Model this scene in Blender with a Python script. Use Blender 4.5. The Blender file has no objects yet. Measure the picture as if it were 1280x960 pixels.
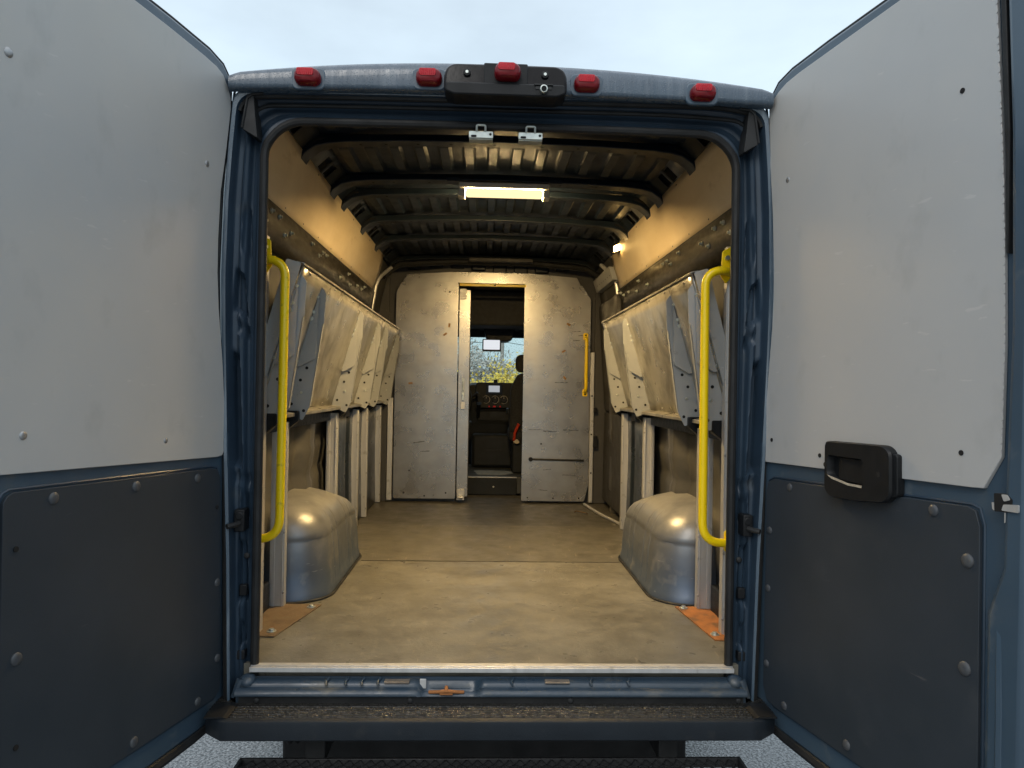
import bpy, bmesh, math, random
from mathutils import Vector, Matrix
random.seed(7)
R = math.radians
sc = bpy.context.scene
col = sc.collection

# ------------------------------------------------------------------ materials
def nd(nt, t, **kw):
    n = nt.nodes.new(t)
    for k, v in kw.items():
        if k in n.inputs: n.inputs[k].default_value = v
        else: setattr(n, k, v)
    return n

def c4(c): return (c[0], c[1], c[2], 1.0)

def pmat(name, c1, c2=None, scale=6.0, stretch=(1, 1, 1), lo=.35, hi=.65, rough=.45, rough2=None, metal=0.0,
         bump=0.0, bscale=120.0, bstretch=(1, 1, 1), dirt=None, scratch=None, coat=0.0, grad=None, spec=.5, big=None, drops=False, distort=0.0):
    """Principled surface: two tones mixed by noise, optional dirt blotches, scratches, bump and a height gradient."""
    m = bpy.data.materials.new(name); m.use_nodes = True
    nt = m.node_tree; L = nt.links.new
    bs = nt.nodes['Principled BSDF']
    tc = nd(nt, 'ShaderNodeTexCoord')
    mp = nd(nt, 'ShaderNodeMapping'); mp.inputs['Scale'].default_value = stretch
    L(tc.outputs['Object'], mp.inputs['Vector'])
    n1 = nd(nt, 'ShaderNodeTexNoise', Scale=scale, Detail=5.0, Roughness=.58, Distortion=distort)
    L(mp.outputs[0], n1.inputs['Vector'])
    mr = nd(nt, 'ShaderNodeMapRange'); mr.inputs['From Min'].default_value = lo; mr.inputs['From Max'].default_value = hi
    L(n1.outputs['Fac'], mr.inputs['Value'])
    mix = nd(nt, 'ShaderNodeMix', data_type='RGBA')
    mix.inputs['A'].default_value = c4(c1); mix.inputs['B'].default_value = c4(c2 or [x*.8 for x in c1])
    L(mr.outputs[0], mix.inputs['Factor'])
    out = mix.outputs['Result']
    def over(fac, colour, prev):
        mx = nd(nt, 'ShaderNodeMix', data_type='RGBA'); mx.inputs['B'].default_value = c4(colour)
        L(fac, mx.inputs['Factor']); L(prev, mx.inputs['A']); return mx.outputs['Result']
    if big:          # broad worn / stained patches: (colour, scale, lo, hi)
        n = nd(nt, 'ShaderNodeTexNoise', Scale=big[1], Detail=4.0, Roughness=.55); L(tc.outputs['Object'], n.inputs['Vector'])
        r_ = nd(nt, 'ShaderNodeMapRange'); r_.inputs['From Min'].default_value = big[2]; r_.inputs['From Max'].default_value = big[3]
        L(n.outputs['Fac'], r_.inputs['Value']); out = over(r_.outputs[0], big[0], out)
    if grad:         # (colour, z0, z1): this colour at z0 fading to nothing at z1
        sx = nd(nt, 'ShaderNodeSeparateXYZ'); L(tc.outputs['Object'], sx.inputs[0])
        ad = nd(nt, 'ShaderNodeMath', operation='MULTIPLY_ADD'); ad.inputs[1].default_value = .12
        L(n1.outputs['Fac'], ad.inputs[0]); L(sx.outputs['Z'], ad.inputs[2])
        r_ = nd(nt, 'ShaderNodeMapRange'); r_.inputs['From Min'].default_value = grad[1] + .06; r_.inputs['From Max'].default_value = grad[2] + .06
        r_.inputs['To Min'].default_value = 1; r_.inputs['To Max'].default_value = 0
        L(ad.outputs[0], r_.inputs['Value']); out = over(r_.outputs[0], grad[0], out)
    if dirt:         # (colour, scale, lo, hi, stretch)
        m2 = nd(nt, 'ShaderNodeMapping'); m2.inputs['Scale'].default_value = dirt[4] if len(dirt) > 4 else (1, 1, 1)
        L(tc.outputs['Object'], m2.inputs['Vector'])
        n = nd(nt, 'ShaderNodeTexNoise', Scale=dirt[1], Detail=4.0, Roughness=.55); L(m2.outputs[0], n.inputs['Vector'])
        r_ = nd(nt, 'ShaderNodeMapRange'); r_.inputs['From Min'].default_value = dirt[2]; r_.inputs['From Max'].default_value = dirt[3]
        L(n.outputs['Fac'], r_.inputs['Value']); out = over(r_.outputs[0], dirt[0], out)
    if scratch:      # (colour, scale, stretch, threshold)
        m3 = nd(nt, 'ShaderNodeMapping'); m3.inputs['Scale'].default_value = scratch[2]; m3.inputs['Rotation'].default_value = (.3, .4, .2)
        L(tc.outputs['Object'], m3.inputs['Vector'])
        n = nd(nt, 'ShaderNodeTexNoise', Scale=scratch[1], Detail=3.0, Roughness=.5); L(m3.outputs[0], n.inputs['Vector'])
        r_ = nd(nt, 'ShaderNodeMapRange'); r_.inputs['From Min'].default_value = scratch[3]; r_.inputs['From Max'].default_value = scratch[3] + .05
        r_.inputs['To Max'].default_value = .6
        L(n.outputs['Fac'], r_.inputs['Value']); out = over(r_.outputs[0], scratch[0], out)
    L(out, bs.inputs['Base Color'])
    rr = nd(nt, 'ShaderNodeMapRange'); rr.inputs['To Min'].default_value = rough; rr.inputs['To Max'].default_value = rough2 if rough2 is not None else rough*1.3
    rr.inputs['From Min'].default_value = .3; rr.inputs['From Max'].default_value = .7
    n2 = nd(nt, 'ShaderNodeTexNoise', Scale=scale*1.7, Detail=2.0); L(mp.outputs[0], n2.inputs['Vector'])
    L(n2.outputs['Fac'], rr.inputs['Value']); L(rr.outputs[0], bs.inputs['Roughness'])
    bs.inputs['Metallic'].default_value = metal
    bs.inputs['Coat Weight'].default_value = coat
    bs.inputs['Specular IOR Level'].default_value = spec
    if bump:
        m4 = nd(nt, 'ShaderNodeMapping'); m4.inputs['Scale'].default_value = bstretch
        L(tc.outputs['Object'], m4.inputs['Vector'])
        n = nd(nt, 'ShaderNodeTexNoise', Scale=bscale, Detail=4.0, Roughness=.6); L(m4.outputs[0], n.inputs['Vector'])
        hgt = n.outputs['Fac']
        if drops:
            v = nd(nt, 'ShaderNodeTexVoronoi', Scale=170.0); L(tc.outputs['Object'], v.inputs['Vector'])
            q = nd(nt, 'ShaderNodeMapRange'); q.inputs['From Min'].default_value = .12; q.inputs['From Max'].default_value = .32
            q.inputs['To Min'].default_value = 1; q.inputs['To Max'].default_value = 0
            L(v.outputs['Distance'], q.inputs['Value'])
            a_ = nd(nt, 'ShaderNodeMath', operation='ADD'); L(hgt, a_.inputs[0]); L(q.outputs[0], a_.inputs[1]); hgt = a_.outputs[0]
        b = nd(nt, 'ShaderNodeBump', Strength=bump, Distance=.004); L(hgt, b.inputs['Height']); L(b.outputs[0], bs.inputs['Normal'])
    return m

def emat(name, colour, strength):
    m = bpy.data.materials.new(name); m.use_nodes = True
    nt = m.node_tree; nt.nodes.clear()
    e = nd(nt, 'ShaderNodeEmission', Strength=strength); e.inputs['Color'].default_value = c4(colour)
    o = nd(nt, 'ShaderNodeOutputMaterial'); nt.links.new(e.outputs[0], o.inputs[0]); return m

BLUE = (.045, .076, .110)
M = {}
M['paint'] = pmat('blue_paint', BLUE, (.037, .064, .094), scale=3, rough=.28, rough2=.42, coat=.25, bump=.05, bscale=260,
                  dirt=((.16, .17, .17), 9, .62, .85))
M['paint_wet'] = pmat('wet_blue_paint', (.058, .092, .128), (.044, .074, .106), scale=22, stretch=(1, 1, .12), rough=.16, rough2=.45, coat=.5, bump=.30, bscale=60,
                      bstretch=(1, 1, .12), drops=True, dirt=((.16, .20, .24), 38, .52, .78, (1, 1, .10)))
M['cap'] = pmat('rain_streaked_paint', (.058, .086, .118), (.042, .067, .096), scale=40, stretch=(1, 1, .10), rough=.20, rough2=.5, coat=.35, bump=.35, bscale=70,
                  bstretch=(1, 1, .12), drops=True, dirt=((.14, .17, .20), 45, .54, .95, (1, 1, .08)))
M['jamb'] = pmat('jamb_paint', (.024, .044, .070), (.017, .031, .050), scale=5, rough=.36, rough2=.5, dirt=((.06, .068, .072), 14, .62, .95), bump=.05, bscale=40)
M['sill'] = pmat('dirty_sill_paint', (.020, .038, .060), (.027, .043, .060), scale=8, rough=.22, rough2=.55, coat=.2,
                 dirt=((.13, .12, .092), 18, .54, .84, (.6, 1, 1)), bump=.2, bscale=40, drops=True)
M['rubber'] = pmat('black_rubber', (.010, .0105, .011), (.018, .0185, .019), scale=12, rough=.5, rough2=.7, spec=.3, bump=.1, bscale=90)
M['plastic'] = pmat('black_plastic', (.009, .010, .011), (.013, .014, .0155), scale=20, rough=.36, rough2=.48, spec=.2, bump=.12, bscale=500)
M['gloss_black'] = pmat('gloss_black_plastic', (.005, .005, .006), (.008, .008, .009), scale=30, stretch=(1, 1, .2), rough=.08, rough2=.18, spec=.16, bump=.04, bscale=60)
M['trim'] = pmat('grey_plastic_trim', (.016, .017, .018), (.024, .025, .026), scale=14, spec=.3, rough=.5, rough2=.65)
M['grey_panel'] = pmat('grey_laminate_panel', (.405, .408, .404), (.385, .388, .385), scale=2.2, rough=.32, rough2=.44, bump=.28, bscale=3.2,
                       dirt=((.27, .268, .26), 9, .58, 1.1, (1, 1, .7)), scratch=((.50, .49, .47), 15, (1.3, .8, 4), .70), big=((.445, .43, .40), 1.2, .42, .7))
M['dark_panel'] = pmat('charcoal_panel', (.023, .031, .040), (.028, .036, .046), scale=5, spec=.42, rough=.44, rough2=.52, bump=.10, bscale=420,
                       dirt=((.045, .052, .060), 7, .62, .95), scratch=((.08, .08, .085), 9, (1, 1, 9), .74))
M['ply_edge_and_glint'] = pmat('plywood_edge_and_glint', (.45, .40, .31), (.30, .26, .2), scale=60, rough=.6)  # panel edge tone, also the painted highlight on the handle lever
M['rivet'] = pmat('grey_rivet', (.055, .06, .068), (.08, .085, .09), scale=60, rough=.38, metal=.15)
M['rivet_steel'] = pmat('steel_rivet', (.40, .40, .40), (.3, .3, .3), scale=60, rough=.35, metal=.7)
M['tab'] = pmat('tarnished_tab', (.20, .165, .13), (.12, .10, .08), scale=50, rough=.6)
M['hole'] = pmat('dark_hole', (.006, .006, .006), rough=.9)
M['zinc'] = pmat('zinc_steel', (.58, .62, .58), (.44, .47, .45), scale=30, rough=.28, rough2=.4, metal=.8)
M['alu'] = pmat('brushed_aluminium', (.60, .60, .59), (.50, .50, .49), scale=5, stretch=(6, 6, .6), rough=.36, rough2=.5, metal=.55,
                dirt=((.26, .25, .23), 22, .62, .8), scratch=((.34, .34, .33), 11, (1, 1, 8), .70))
M['alu_sheet'] = pmat('scuffed_aluminium_sheet', (.375, .37, .355), (.30, .295, .285), scale=4.5, rough=.24, rough2=.34, metal=.80, distort=.4,
                      dirt=((.30, .285, .26), 9, .50, 1.0, (1, 1, 1.8)), big=((.42, .415, .40), 2.0, .45, .75), bump=.05, bscale=170, bstretch=(1, 1, .015))
M['alu_swirl'] = pmat('swirled_aluminium_sheet', (.40, .385, .345), (.25, .24, .21), scale=5, rough=.26, rough2=.38, metal=.74, lo=.40, hi=.60, distort=1.6,
                      dirt=((.34, .31, .26), 24, .60, .8), big=((.47, .455, .41), 4.5, .48, .60))
M['grey_metal'] = pmat('grey_powder_coat', (.30, .312, .312), (.27, .283, .285), scale=7, rough=.42, rough2=.52, bump=.04, bscale=500,
                       dirt=((.16, .165, .17), 20, .64, .8), scratch=((.40, .41, .42), 12, (1, 1, 7), .74))
M['yellow'] = pmat('yellow_paint', (.98, .70, .004), (.95, .66, .004), scale=9, rough=.26, rough2=.38, coat=.25, dirt=((.30, .20, .03), 30, .62, .80))
M['ply'] = pmat('birch_plywood', (.61, .50, .335), (.55, .445, .285), scale=7, stretch=(1, .35, 1.6), rough=.42, rough2=.55,
                dirt=((.36, .255, .13), 13, .63, .84, (1, .4, 1)), big=((.66, .55, .375), 2.4, .45, .65))
M['trimboard'] = pmat('dark_trim_board', (.019, .017, .014), (.010, .0095, .0085), scale=14, spec=.4, stretch=(1, .5, 2), rough=.38, rough2=.6, dirt=((.10, .09, .07), 30, .60, .84))
M['wall'] = pmat('inner_body_metal', (.13, .125, .112), (.07, .07, .068), scale=4, rough=.30, rough2=.42, metal=.35, dirt=((.06, .065, .07), 10, .58, .82), bump=.08, bscale=6)
M['navy'] = pmat('navy_inner_skin', (.016, .024, .036), (.010, .015, .024), scale=5, rough=.25, rough2=.4, bump=.1, bscale=5)
M['dark_wall'] = pmat('dark_lining', (.050, .049, .046), (.038, .037, .035), scale=6, rough=.45, rough2=.6, dirt=((.09, .085, .075), 12, .62, .84))
M['bow'] = pmat('dark_primer_steel', (.004, .0075, .012), (.006, .011, .017), scale=10, spec=.35, rough=.38, rough2=.52, dirt=((.022, .024, .027), 20, .64, .95))
M['roof'] = pmat('dark_roof_steel', (.012, .020, .032), (.008, .014, .023), scale=7, rough=.36, rough2=.5, spec=.3, dirt=((.022, .024, .026), 12, .55, .9), bump=.05, bscale=30)
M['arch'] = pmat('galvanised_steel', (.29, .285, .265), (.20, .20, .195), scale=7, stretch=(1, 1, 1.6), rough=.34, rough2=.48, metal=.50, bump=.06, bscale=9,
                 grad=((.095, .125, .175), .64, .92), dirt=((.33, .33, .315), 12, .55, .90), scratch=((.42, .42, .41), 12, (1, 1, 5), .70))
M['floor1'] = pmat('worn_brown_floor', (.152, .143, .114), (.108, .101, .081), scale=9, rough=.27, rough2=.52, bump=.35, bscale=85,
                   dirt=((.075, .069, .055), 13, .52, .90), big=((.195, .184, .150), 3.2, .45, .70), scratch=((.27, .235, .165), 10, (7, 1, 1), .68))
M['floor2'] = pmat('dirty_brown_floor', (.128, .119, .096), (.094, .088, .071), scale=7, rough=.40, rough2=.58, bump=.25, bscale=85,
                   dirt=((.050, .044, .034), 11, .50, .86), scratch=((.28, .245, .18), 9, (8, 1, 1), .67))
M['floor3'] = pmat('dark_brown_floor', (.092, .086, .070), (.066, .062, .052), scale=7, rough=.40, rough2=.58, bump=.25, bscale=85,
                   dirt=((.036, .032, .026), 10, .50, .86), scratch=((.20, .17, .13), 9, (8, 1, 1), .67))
M['rust'] = pmat('rusty_steel', (.36, .135, .035), (.20, .085, .03), scale=16, rough=.7, rough2=.9, bump=.4, bscale=120, dirt=((.10, .06, .035), 16, .52, .7))
M['rust2'] = pmat('brown_rusty_steel', (.12, .088, .052), (.16, .098, .048), scale=12, rough=.6, rough2=.85, bump=.35, bscale=120,
                  dirt=((.075, .058, .038), 12, .48, .70), big=((.24, .12, .05), 5, .62, .78))
M['bumper_top'] = pmat('wet_gritty_bumper', (.022, .021, .018), (.015, .015, .014), scale=30, spec=.6, rough=.10, rough2=.35, bump=.7, bscale=170, dirt=((.07, .068, .058), 150, .60, .85))
M['bumper'] = pmat('bumper_plastic', (.008, .012, .017), (.011, .016, .022), scale=9, spec=.3, rough=.46, rough2=.6, bump=.25, bscale=420, dirt=((.024, .026, .027), 20, .6, .85))
M['red_lens'] = pmat('red_lens', (.50, .010, .022), (.38, .006, .015), scale=30, rough=.12, rough2=.2, spec=.3, coat=.1, bump=.1, bscale=40)
M['red_dark'] = pmat('dark_red_lens', (.16, .006, .010), (.12, .004, .008), scale=30, rough=.12, rough2=.2, spec=.3)
M['cab'] = pmat('black_cab_plastic', (.010, .012, .013), (.015, .017, .018), scale=12, spec=.25, rough=.45, rough2=.6, bump=.1, bscale=200)
M['headliner'] = pmat('grey_headliner', (.05, .05, .048), (.042, .042, .04), scale=20, rough=.8)
M['seat'] = pmat('black_seat_fabric', (.018, .019, .021), (.03, .031, .033), scale=60, rough=.85, bump=.3, bscale=300)
M['cabfloor'] = pmat('worn_rubber_floor', (.035, .038, .040), (.05, .055, .056), scale=9, rough=.4, rough2=.6, bump=.2, bscale=120)
M['worn'] = pmat('scuffed_patch', (.30, .32, .32), (.20, .22, .22), scale=22, rough=.5)
M['belt_red'] = pmat('red_belt_buckle', (.55, .05, .02), rough=.4)
M['tag'] = pmat('beige_tag', (.5, .42, .32), rough=.6)
M['tan'] = pmat('tan_sticker', (.34, .19, .075), (.25, .14, .06), scale=60, rough=.7)
M['grate'] = pmat('black_grating', (.012, .012, .013), (.02, .02, .021), scale=30, rough=.4, rough2=.6, bump=.3, bscale=300)
M['lamp_body'] = pmat('lamp_housing', (.55, .52, .45), rough=.4)
M['lens_lit'] = emat('lit_lamp_diffuser', (1.0, .675, .285), 760)
M['lens_end'] = emat('lit_lamp_end', (1.0, .69, .30), 300)
M['lens_front'] = emat('lit_lamp_front', (1.0, .69, .30), 330)
M['lens_side'] = emat('lit_lamp_side', (1.0, .78, .40), 1.45)
M['work_lit'] = emat('lit_work_lamp', (1.0, .62, .20), 42)
M['screen'] = emat('lit_screen', (.92, .95, 1.0), .85)
M['screen2'] = emat('lit_radio_screen', (.80, .84, .9), .5)
M['led'] = emat('red_indicator', (1.0, .05, .04), .2)
M['bark'] = pmat('grey_bark', (.34, .315, .28), (.26, .24, .21), scale=14, rough=.9)
M['leaf_y'] = pmat('yellow_leaf', (.78, .55, .07), (.50, .40, .06), scale=3, rough=.6)
M['leaf_g'] = pmat('olive_leaf', (.42, .40, .16), (.55, .45, .18), scale=3, rough=.6)
M['leaf_b'] = pmat('dry_twig', (.48, .45, .40), (.36, .34, .30), scale=3, rough=.8)

def glass_mat():
    m = bpy.data.materials.new('windscreen_glass'); m.use_nodes = True
    nt = m.node_tree; nt.nodes.clear(); L = nt.links.new
    t = nd(nt, 'ShaderNodeBsdfTransparent'); g = nd(nt, 'ShaderNodeBsdfGlossy', Roughness=.05)
    d = nd(nt, 'ShaderNodeBsdfTransparent'); d.inputs['Color'].default_value = (.66, .80, .80, 1)
    t.inputs['Color'].default_value = (.86, .98, .98, 1)
    tc = nd(nt, 'ShaderNodeTexCoord'); v = nd(nt, 'ShaderNodeTexVoronoi', Scale=55.0); L(tc.outputs['Object'], v.inputs['Vector'])
    q = nd(nt, 'ShaderNodeMapRange'); q.inputs['From Min'].default_value = .25; q.inputs['From Max'].default_value = .4
    L(v.outputs['Distance'], q.inputs['Value'])
    mx = nd(nt, 'ShaderNodeMixShader'); L(q.outputs[0], mx.inputs[0]); L(d.outputs[0], mx.inputs[1]); L(t.outputs[0], mx.inputs[2])
    f = nd(nt, 'ShaderNodeValue'); f.outputs[0].default_value = .045
    m2 = nd(nt, 'ShaderNodeMixShader'); L(f.outputs[0], m2.inputs[0]); L(mx.outputs[0], m2.inputs[1]); L(g.outputs[0], m2.inputs[2])
    o = nd(nt, 'ShaderNodeOutputMaterial'); L(m2.outputs[0], o.inputs[0]); return m
M['glass'] = glass_mat()

# ------------------------------------------------------------------ mesh helpers
class MB:
    def __init__(s): s.v = []; s.f = []; s.mi = []
    def add(s, vs, fs, mi=0):
        k = len(s.v); s.v += [tuple(p) for p in vs]; s.f += [tuple(i + k for i in f) for f in fs]; s.mi += [mi]*len(fs); return s
    def box(s, x0, x1, y0, y1, z0, z1, mi=0):
        vs = [(x, y, z) for x in (x0, x1) for y in (y0, y1) for z in (z0, z1)]
        return s.add(vs, [(0, 1, 3, 2), (4, 6, 7, 5), (0, 4, 5, 1), (2, 3, 7, 6), (0, 2, 6, 4), (1, 5, 7, 3)], mi)
    def prism(s, poly, fn, w0, w1, mi=0, side=None):
        n = len(poly)
        vs = [fn(u, v, w0) for u, v in poly] + [fn(u, v, w1) for u, v in poly]
        s.add(vs, [tuple(range(n)), tuple(range(2*n - 1, n - 1, -1))], mi)
        k = len(s.v) - 2*n
        for i in range(n):
            j = (i + 1) % n; s.f.append((k + i, k + j, k + n + j, k + n + i)); s.mi.append(mi if side is None else side)
        return s
    def tube(s, path, r, n=12, cap=True):
        P = [Vector(p) for p in path]; rings = []
        t0 = (P[1] - P[0]).normalized(); ref = Vector((0, 0, 1)) if abs(t0.z) < .9 else Vector((0, 1, 0))
        nrm = (ref - t0*ref.dot(t0)).normalized()
        for i, p in enumerate(P):
            t = (P[min(i + 1, len(P) - 1)] - P[max(i - 1, 0)]).normalized()
            nrm = (nrm - t*nrm.dot(t)).normalized(); b = t.cross(nrm)
            rr = r[i] if isinstance(r, (list, tuple)) else r
            rings.append([p + (nrm*math.cos(2*math.pi*k/n) + b*math.sin(2*math.pi*k/n))*rr for k in range(n)])
        vs = [v for q in rings for v in q]; fs = []
        for i in range(len(P) - 1):
            for k in range(n):
                fs.append((i*n + k, i*n + (k + 1) % n, (i + 1)*n + (k + 1) % n, (i + 1)*n + k))
        if cap: fs += [tuple(range(n - 1, -1, -1)), tuple(range((len(P) - 1)*n, len(P)*n))]
        return s.add(vs, fs)
    def grid(s, fn, us, vs_, mi=0, skip=None):
        a, b = len(us), len(vs_)
        V = [fn(u, v) for u in us for v in vs_]
        F = [(i*b + j, (i + 1)*b + j, (i + 1)*b + j + 1, i*b + j + 1) for i in range(a - 1) for j in range(b - 1) if not (skip and skip(i, j))]
        return s.add(V, F, mi)
    def dome(s, c, nrm, r, h, n=14):
        c = Vector(c); nz = Vector(nrm).normalized(); ax = nz.orthogonal().normalized(); ay = nz.cross(ax)
        vs = []; fs = []
        prof = [(1, 0), (.97, .35), (.82, .68), (.52, .92), (.2, 1)]
        for q, hh in prof:
            for k in range(n):
                a = 2*math.pi*k/n; vs.append(c + (ax*math.cos(a) + ay*math.sin(a))*r*q + nz*h*hh)
        for i in range(len(prof) - 1):
            for k in range(n): fs.append((i*n + k, i*n + (k + 1) % n, (i + 1)*n + (k + 1) % n, (i + 1)*n + k))
        fs.append(tuple(range((len(prof) - 1)*n, len(prof)*n)))
        return s.add(vs, fs)
    def disc(s, c, nrm, r, n=14):
        c = Vector(c); nz = Vector(nrm).normalized(); ax = nz.orthogonal().normalized(); ay = nz.cross(ax)
        return s.add([c + (ax*math.cos(2*math.pi*k/n) + ay*math.sin(2*math.pi*k/n))*r for k in range(n)], [tuple(range(n))])
    def cyl(s, a, b, r, n=14): return s.tube([a, b], r, n)

def rootloc(p):
    while p is not None and p.parent is not None: p = p.parent
    return Vector(p.location) if p is not None else Vector((0, 0, 0))

def obj(name, mb, mats, parent=None, bevel=0.0, smooth=35, loc=None, solid=0.0, seg=2, recalc=True):
    me = bpy.data.meshes.new(name)
    off = rootloc(parent) if parent is not None else Vector(loc or (0, 0, 0))
    me.from_pydata([tuple(Vector(v) - off) for v in mb.v], [], mb.f)
    if not isinstance(mats, (list, tuple)): mats = [mats]
    for m in mats: me.materials.append(m)
    me.polygons.foreach_set('material_index', mb.mi)
    if recalc:
        bm = bmesh.new(); bm.from_mesh(me); bmesh.ops.recalc_face_normals(bm, faces=bm.faces); bm.to_mesh(me); bm.free()
    me.polygons.foreach_set('use_smooth', [True]*len(me.polygons))
    me.set_sharp_from_angle(angle=R(smooth))
    o = bpy.data.objects.new(name, me); col.objects.link(o)
    if parent is not None: o.parent = parent
    else: o.location = off
    if solid:
        m = o.modifiers.new('thick', 'SOLIDIFY'); m.thickness = solid; m.offset = 0
    if bevel:
        m = o.modifiers.new('edge', 'BEVEL'); m.width = bevel; m.segments = seg; m.limit_method = 'ANGLE'; m.angle_limit = R(38)
        m.harden_normals = False
    return o

def thing(name, label, cat, loc=(0, 0, 0), group=None):
    o = bpy.data.objects.new(name, None); col.objects.link(o); o.location = loc; o.empty_display_size = .1
    o['label'] = label; o['category'] = cat
    if group: o['group'] = group
    return o
def tag(o, label, cat, group=None):
    o['label'] = label; o['category'] = cat
    if group: o['group'] = group
    return o

def interp(tab, x):
    if x <= tab[0][0]: return tab[0][1]
    for (a, b), (c, d) in zip(tab, tab[1:]):
        if x <= c: return b + (d - b)*(x - a)/(c - a)
    return tab[-1][1]
def lin(a, b, n): return [a + (b - a)*i/(n - 1) for i in range(n)]
def sm(t): t = max(0, min(1, t)); return t*t*(3 - 2*t)
def bez(pts, r, k=6):
    """polyline with rounded corners of radius r"""
    P = [Vector(p) for p in pts]; out = [P[0]]
    for a, b, c in zip(P, P[1:], P[2:]):
        p = b + (a - b).normalized()*r; q = b + (c - b).normalized()*r
        for i in range(k + 1):
            t = i/k; out.append(p*(1 - t)**2 + b*2*t*(1 - t) + q*t*t)
    return out + [P[-1]]
def rrect(u0, u1, v0, v1, r, k=5):
    rs = r if isinstance(r, (list, tuple)) else [r]*4
    out = []
    for (cx, cy, a0), rr in zip(((u1, v1, 0), (u0, v1, 90), (u0, v0, 180), (u1, v0, 270)), rs):
        ox = cx - math.copysign(rr, cx - (u0 + u1)/2); oy = cy - math.copysign(rr, cy - (v0 + v1)/2)
        for i in range(k + 1):
            a = R(a0 + 90*i/k); out.append((ox + rr*math.cos(a), oy + rr*math.sin(a)))
    return out
def roundpoly(pts, r, k=4):
    out = []
    n = len(pts)
    for i in range(n):
        a, b, c = Vector(pts[i - 1]), Vector(pts[i]), Vector(pts[(i + 1) % n])
        ra = min(r, (a - b).length*.45, (c - b).length*.45)
        p = b + (a - b).normalized()*ra; q = b + (c - b).normalized()*ra
        for j in range(k + 1):
            t = j/k; w = p*(1 - t)**2 + b*2*t*(1 - t) + q*t*t; out.append((w.x, w.y))
    return out

# ------------------------------------------------------------------ ground and world
def ground():
    m = bpy.data.materials.new('wet_asphalt'); m.use_nodes = True
    nt = m.node_tree; L = nt.links.new; bs = nt.nodes['Principled BSDF']
    tc = nd(nt, 'ShaderNodeTexCoord')
    n = nd(nt, 'ShaderNodeTexNoise', Scale=95.0, Detail=5.0, Roughness=.65); L(tc.outputs['Object'], n.inputs['Vector'])
    v = nd(nt, 'ShaderNodeTexVoronoi', Scale=85.0); L(tc.outputs['Object'], v.inputs['Vector'])
    cr = nd(nt, 'ShaderNodeMapRange'); cr.inputs['From Min'].default_value = .43; cr.inputs['From Max'].default_value = .56
    L(n.outputs['Fac'], cr.inputs['Value'])
    mx = nd(nt, 'ShaderNodeMix', data_type='RGBA'); mx.inputs['A'].default_value = (.05, .054, .058, 1); mx.inputs['B'].default_value = (.27, .283, .297, 1)
    L(cr.outputs[0], mx.inputs['Factor']); L(mx.outputs['Result'], bs.inputs['Base Color'])
    bs.inputs['Roughness'].default_value = .16
    ad = nd(nt, 'ShaderNodeMath', operation='MULTIPLY_ADD'); ad.inputs[1].default_value = -.9
    L(v.outputs['Distance'], ad.inputs[0]); L(n.outputs['Fac'], ad.inputs[2])
    b = nd(nt, 'ShaderNodeBump', Strength=.55, Distance=.012); L(ad.outputs[0], b.inputs['Height']); L(b.outputs[0], bs.inputs['Normal'])
    mb = MB().add([(-300, -300, 0), (300, -300, 0), (300, 300, 0), (-300, 300, 0)], [(0, 1, 2, 3)])
    o = obj('ground', mb, m); o['kind'] = 'structure'
    return o
ground()

SUN_EL, SUN_AZ = 42, 200
w = bpy.data.worlds.new("World"); sc.world = w; w.use_nodes = True
nt = w.node_tree; nt.nodes.clear(); L = nt.links.new
sky = nd(nt, 'ShaderNodeTexSky', sky_type='NISHITA'); sky.sun_disc = False
sky.sun_elevation = R(SUN_EL); sky.sun_rotation = R(SUN_AZ); sky.dust_density = 3
b1 = nd(nt, 'ShaderNodeBackground', Strength=.05); L(sky.outputs[0], b1.inputs['Color'])
tc = nd(nt, 'ShaderNodeTexCoord'); sx = nd(nt, 'ShaderNodeSeparateXYZ'); L(tc.outputs['Generated'], sx.inputs[0])
cr = nd(nt, 'ShaderNodeValToRGB'); e = cr.color_ramp.elements
e[0].position = 0; e[0].color = (.42, .54, .60, 1)
e[1].position = .5; e[1].color = (.66, .77, .835, 1)
q = e.new(.25); q.color = (.60, .725, .785, 1)
q = e.new(1.0); q.color = (1.38, 1.44, 1.50, 1)
L(sx.outputs['Z'], cr.inputs['Fac'])
cn = nd(nt, 'ShaderNodeTexNoise', Scale=2.6, Detail=6.0, Roughness=.5); cm = nd(nt, 'ShaderNodeMapping'); cm.inputs['Scale'].default_value = (1, 1, 2.6)
L(tc.outputs['Generated'], cm.inputs['Vector']); L(cm.outputs[0], cn.inputs['Vector'])
cv = nd(nt, 'ShaderNodeMapRange'); cv.inputs['From Min'].default_value = .3; cv.inputs['From Max'].default_value = .7
cv.inputs['To Min'].default_value = .80; cv.inputs['To Max'].default_value = 1.14
L(cn.outputs['Fac'], cv.inputs['Value'])
mu = nd(nt, 'ShaderNodeMix', data_type='RGBA', blend_type='MULTIPLY'); mu.inputs['Factor'].default_value = 1
L(cr.outputs[0], mu.inputs['A']); L(cv.outputs[0], mu.inputs['B'])
b2 = nd(nt, 'ShaderNodeBackground', Strength=1.06); L(mu.outputs['Result'], b2.inputs['Color'])
ads = nd(nt, 'ShaderNodeAddShader'); L(b1.outputs[0], ads.inputs[0]); L(b2.outputs[0], ads.inputs[1])
wo = nd(nt, 'ShaderNodeOutputWorld'); L(ads.outputs[0], wo.inputs[0])

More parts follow.
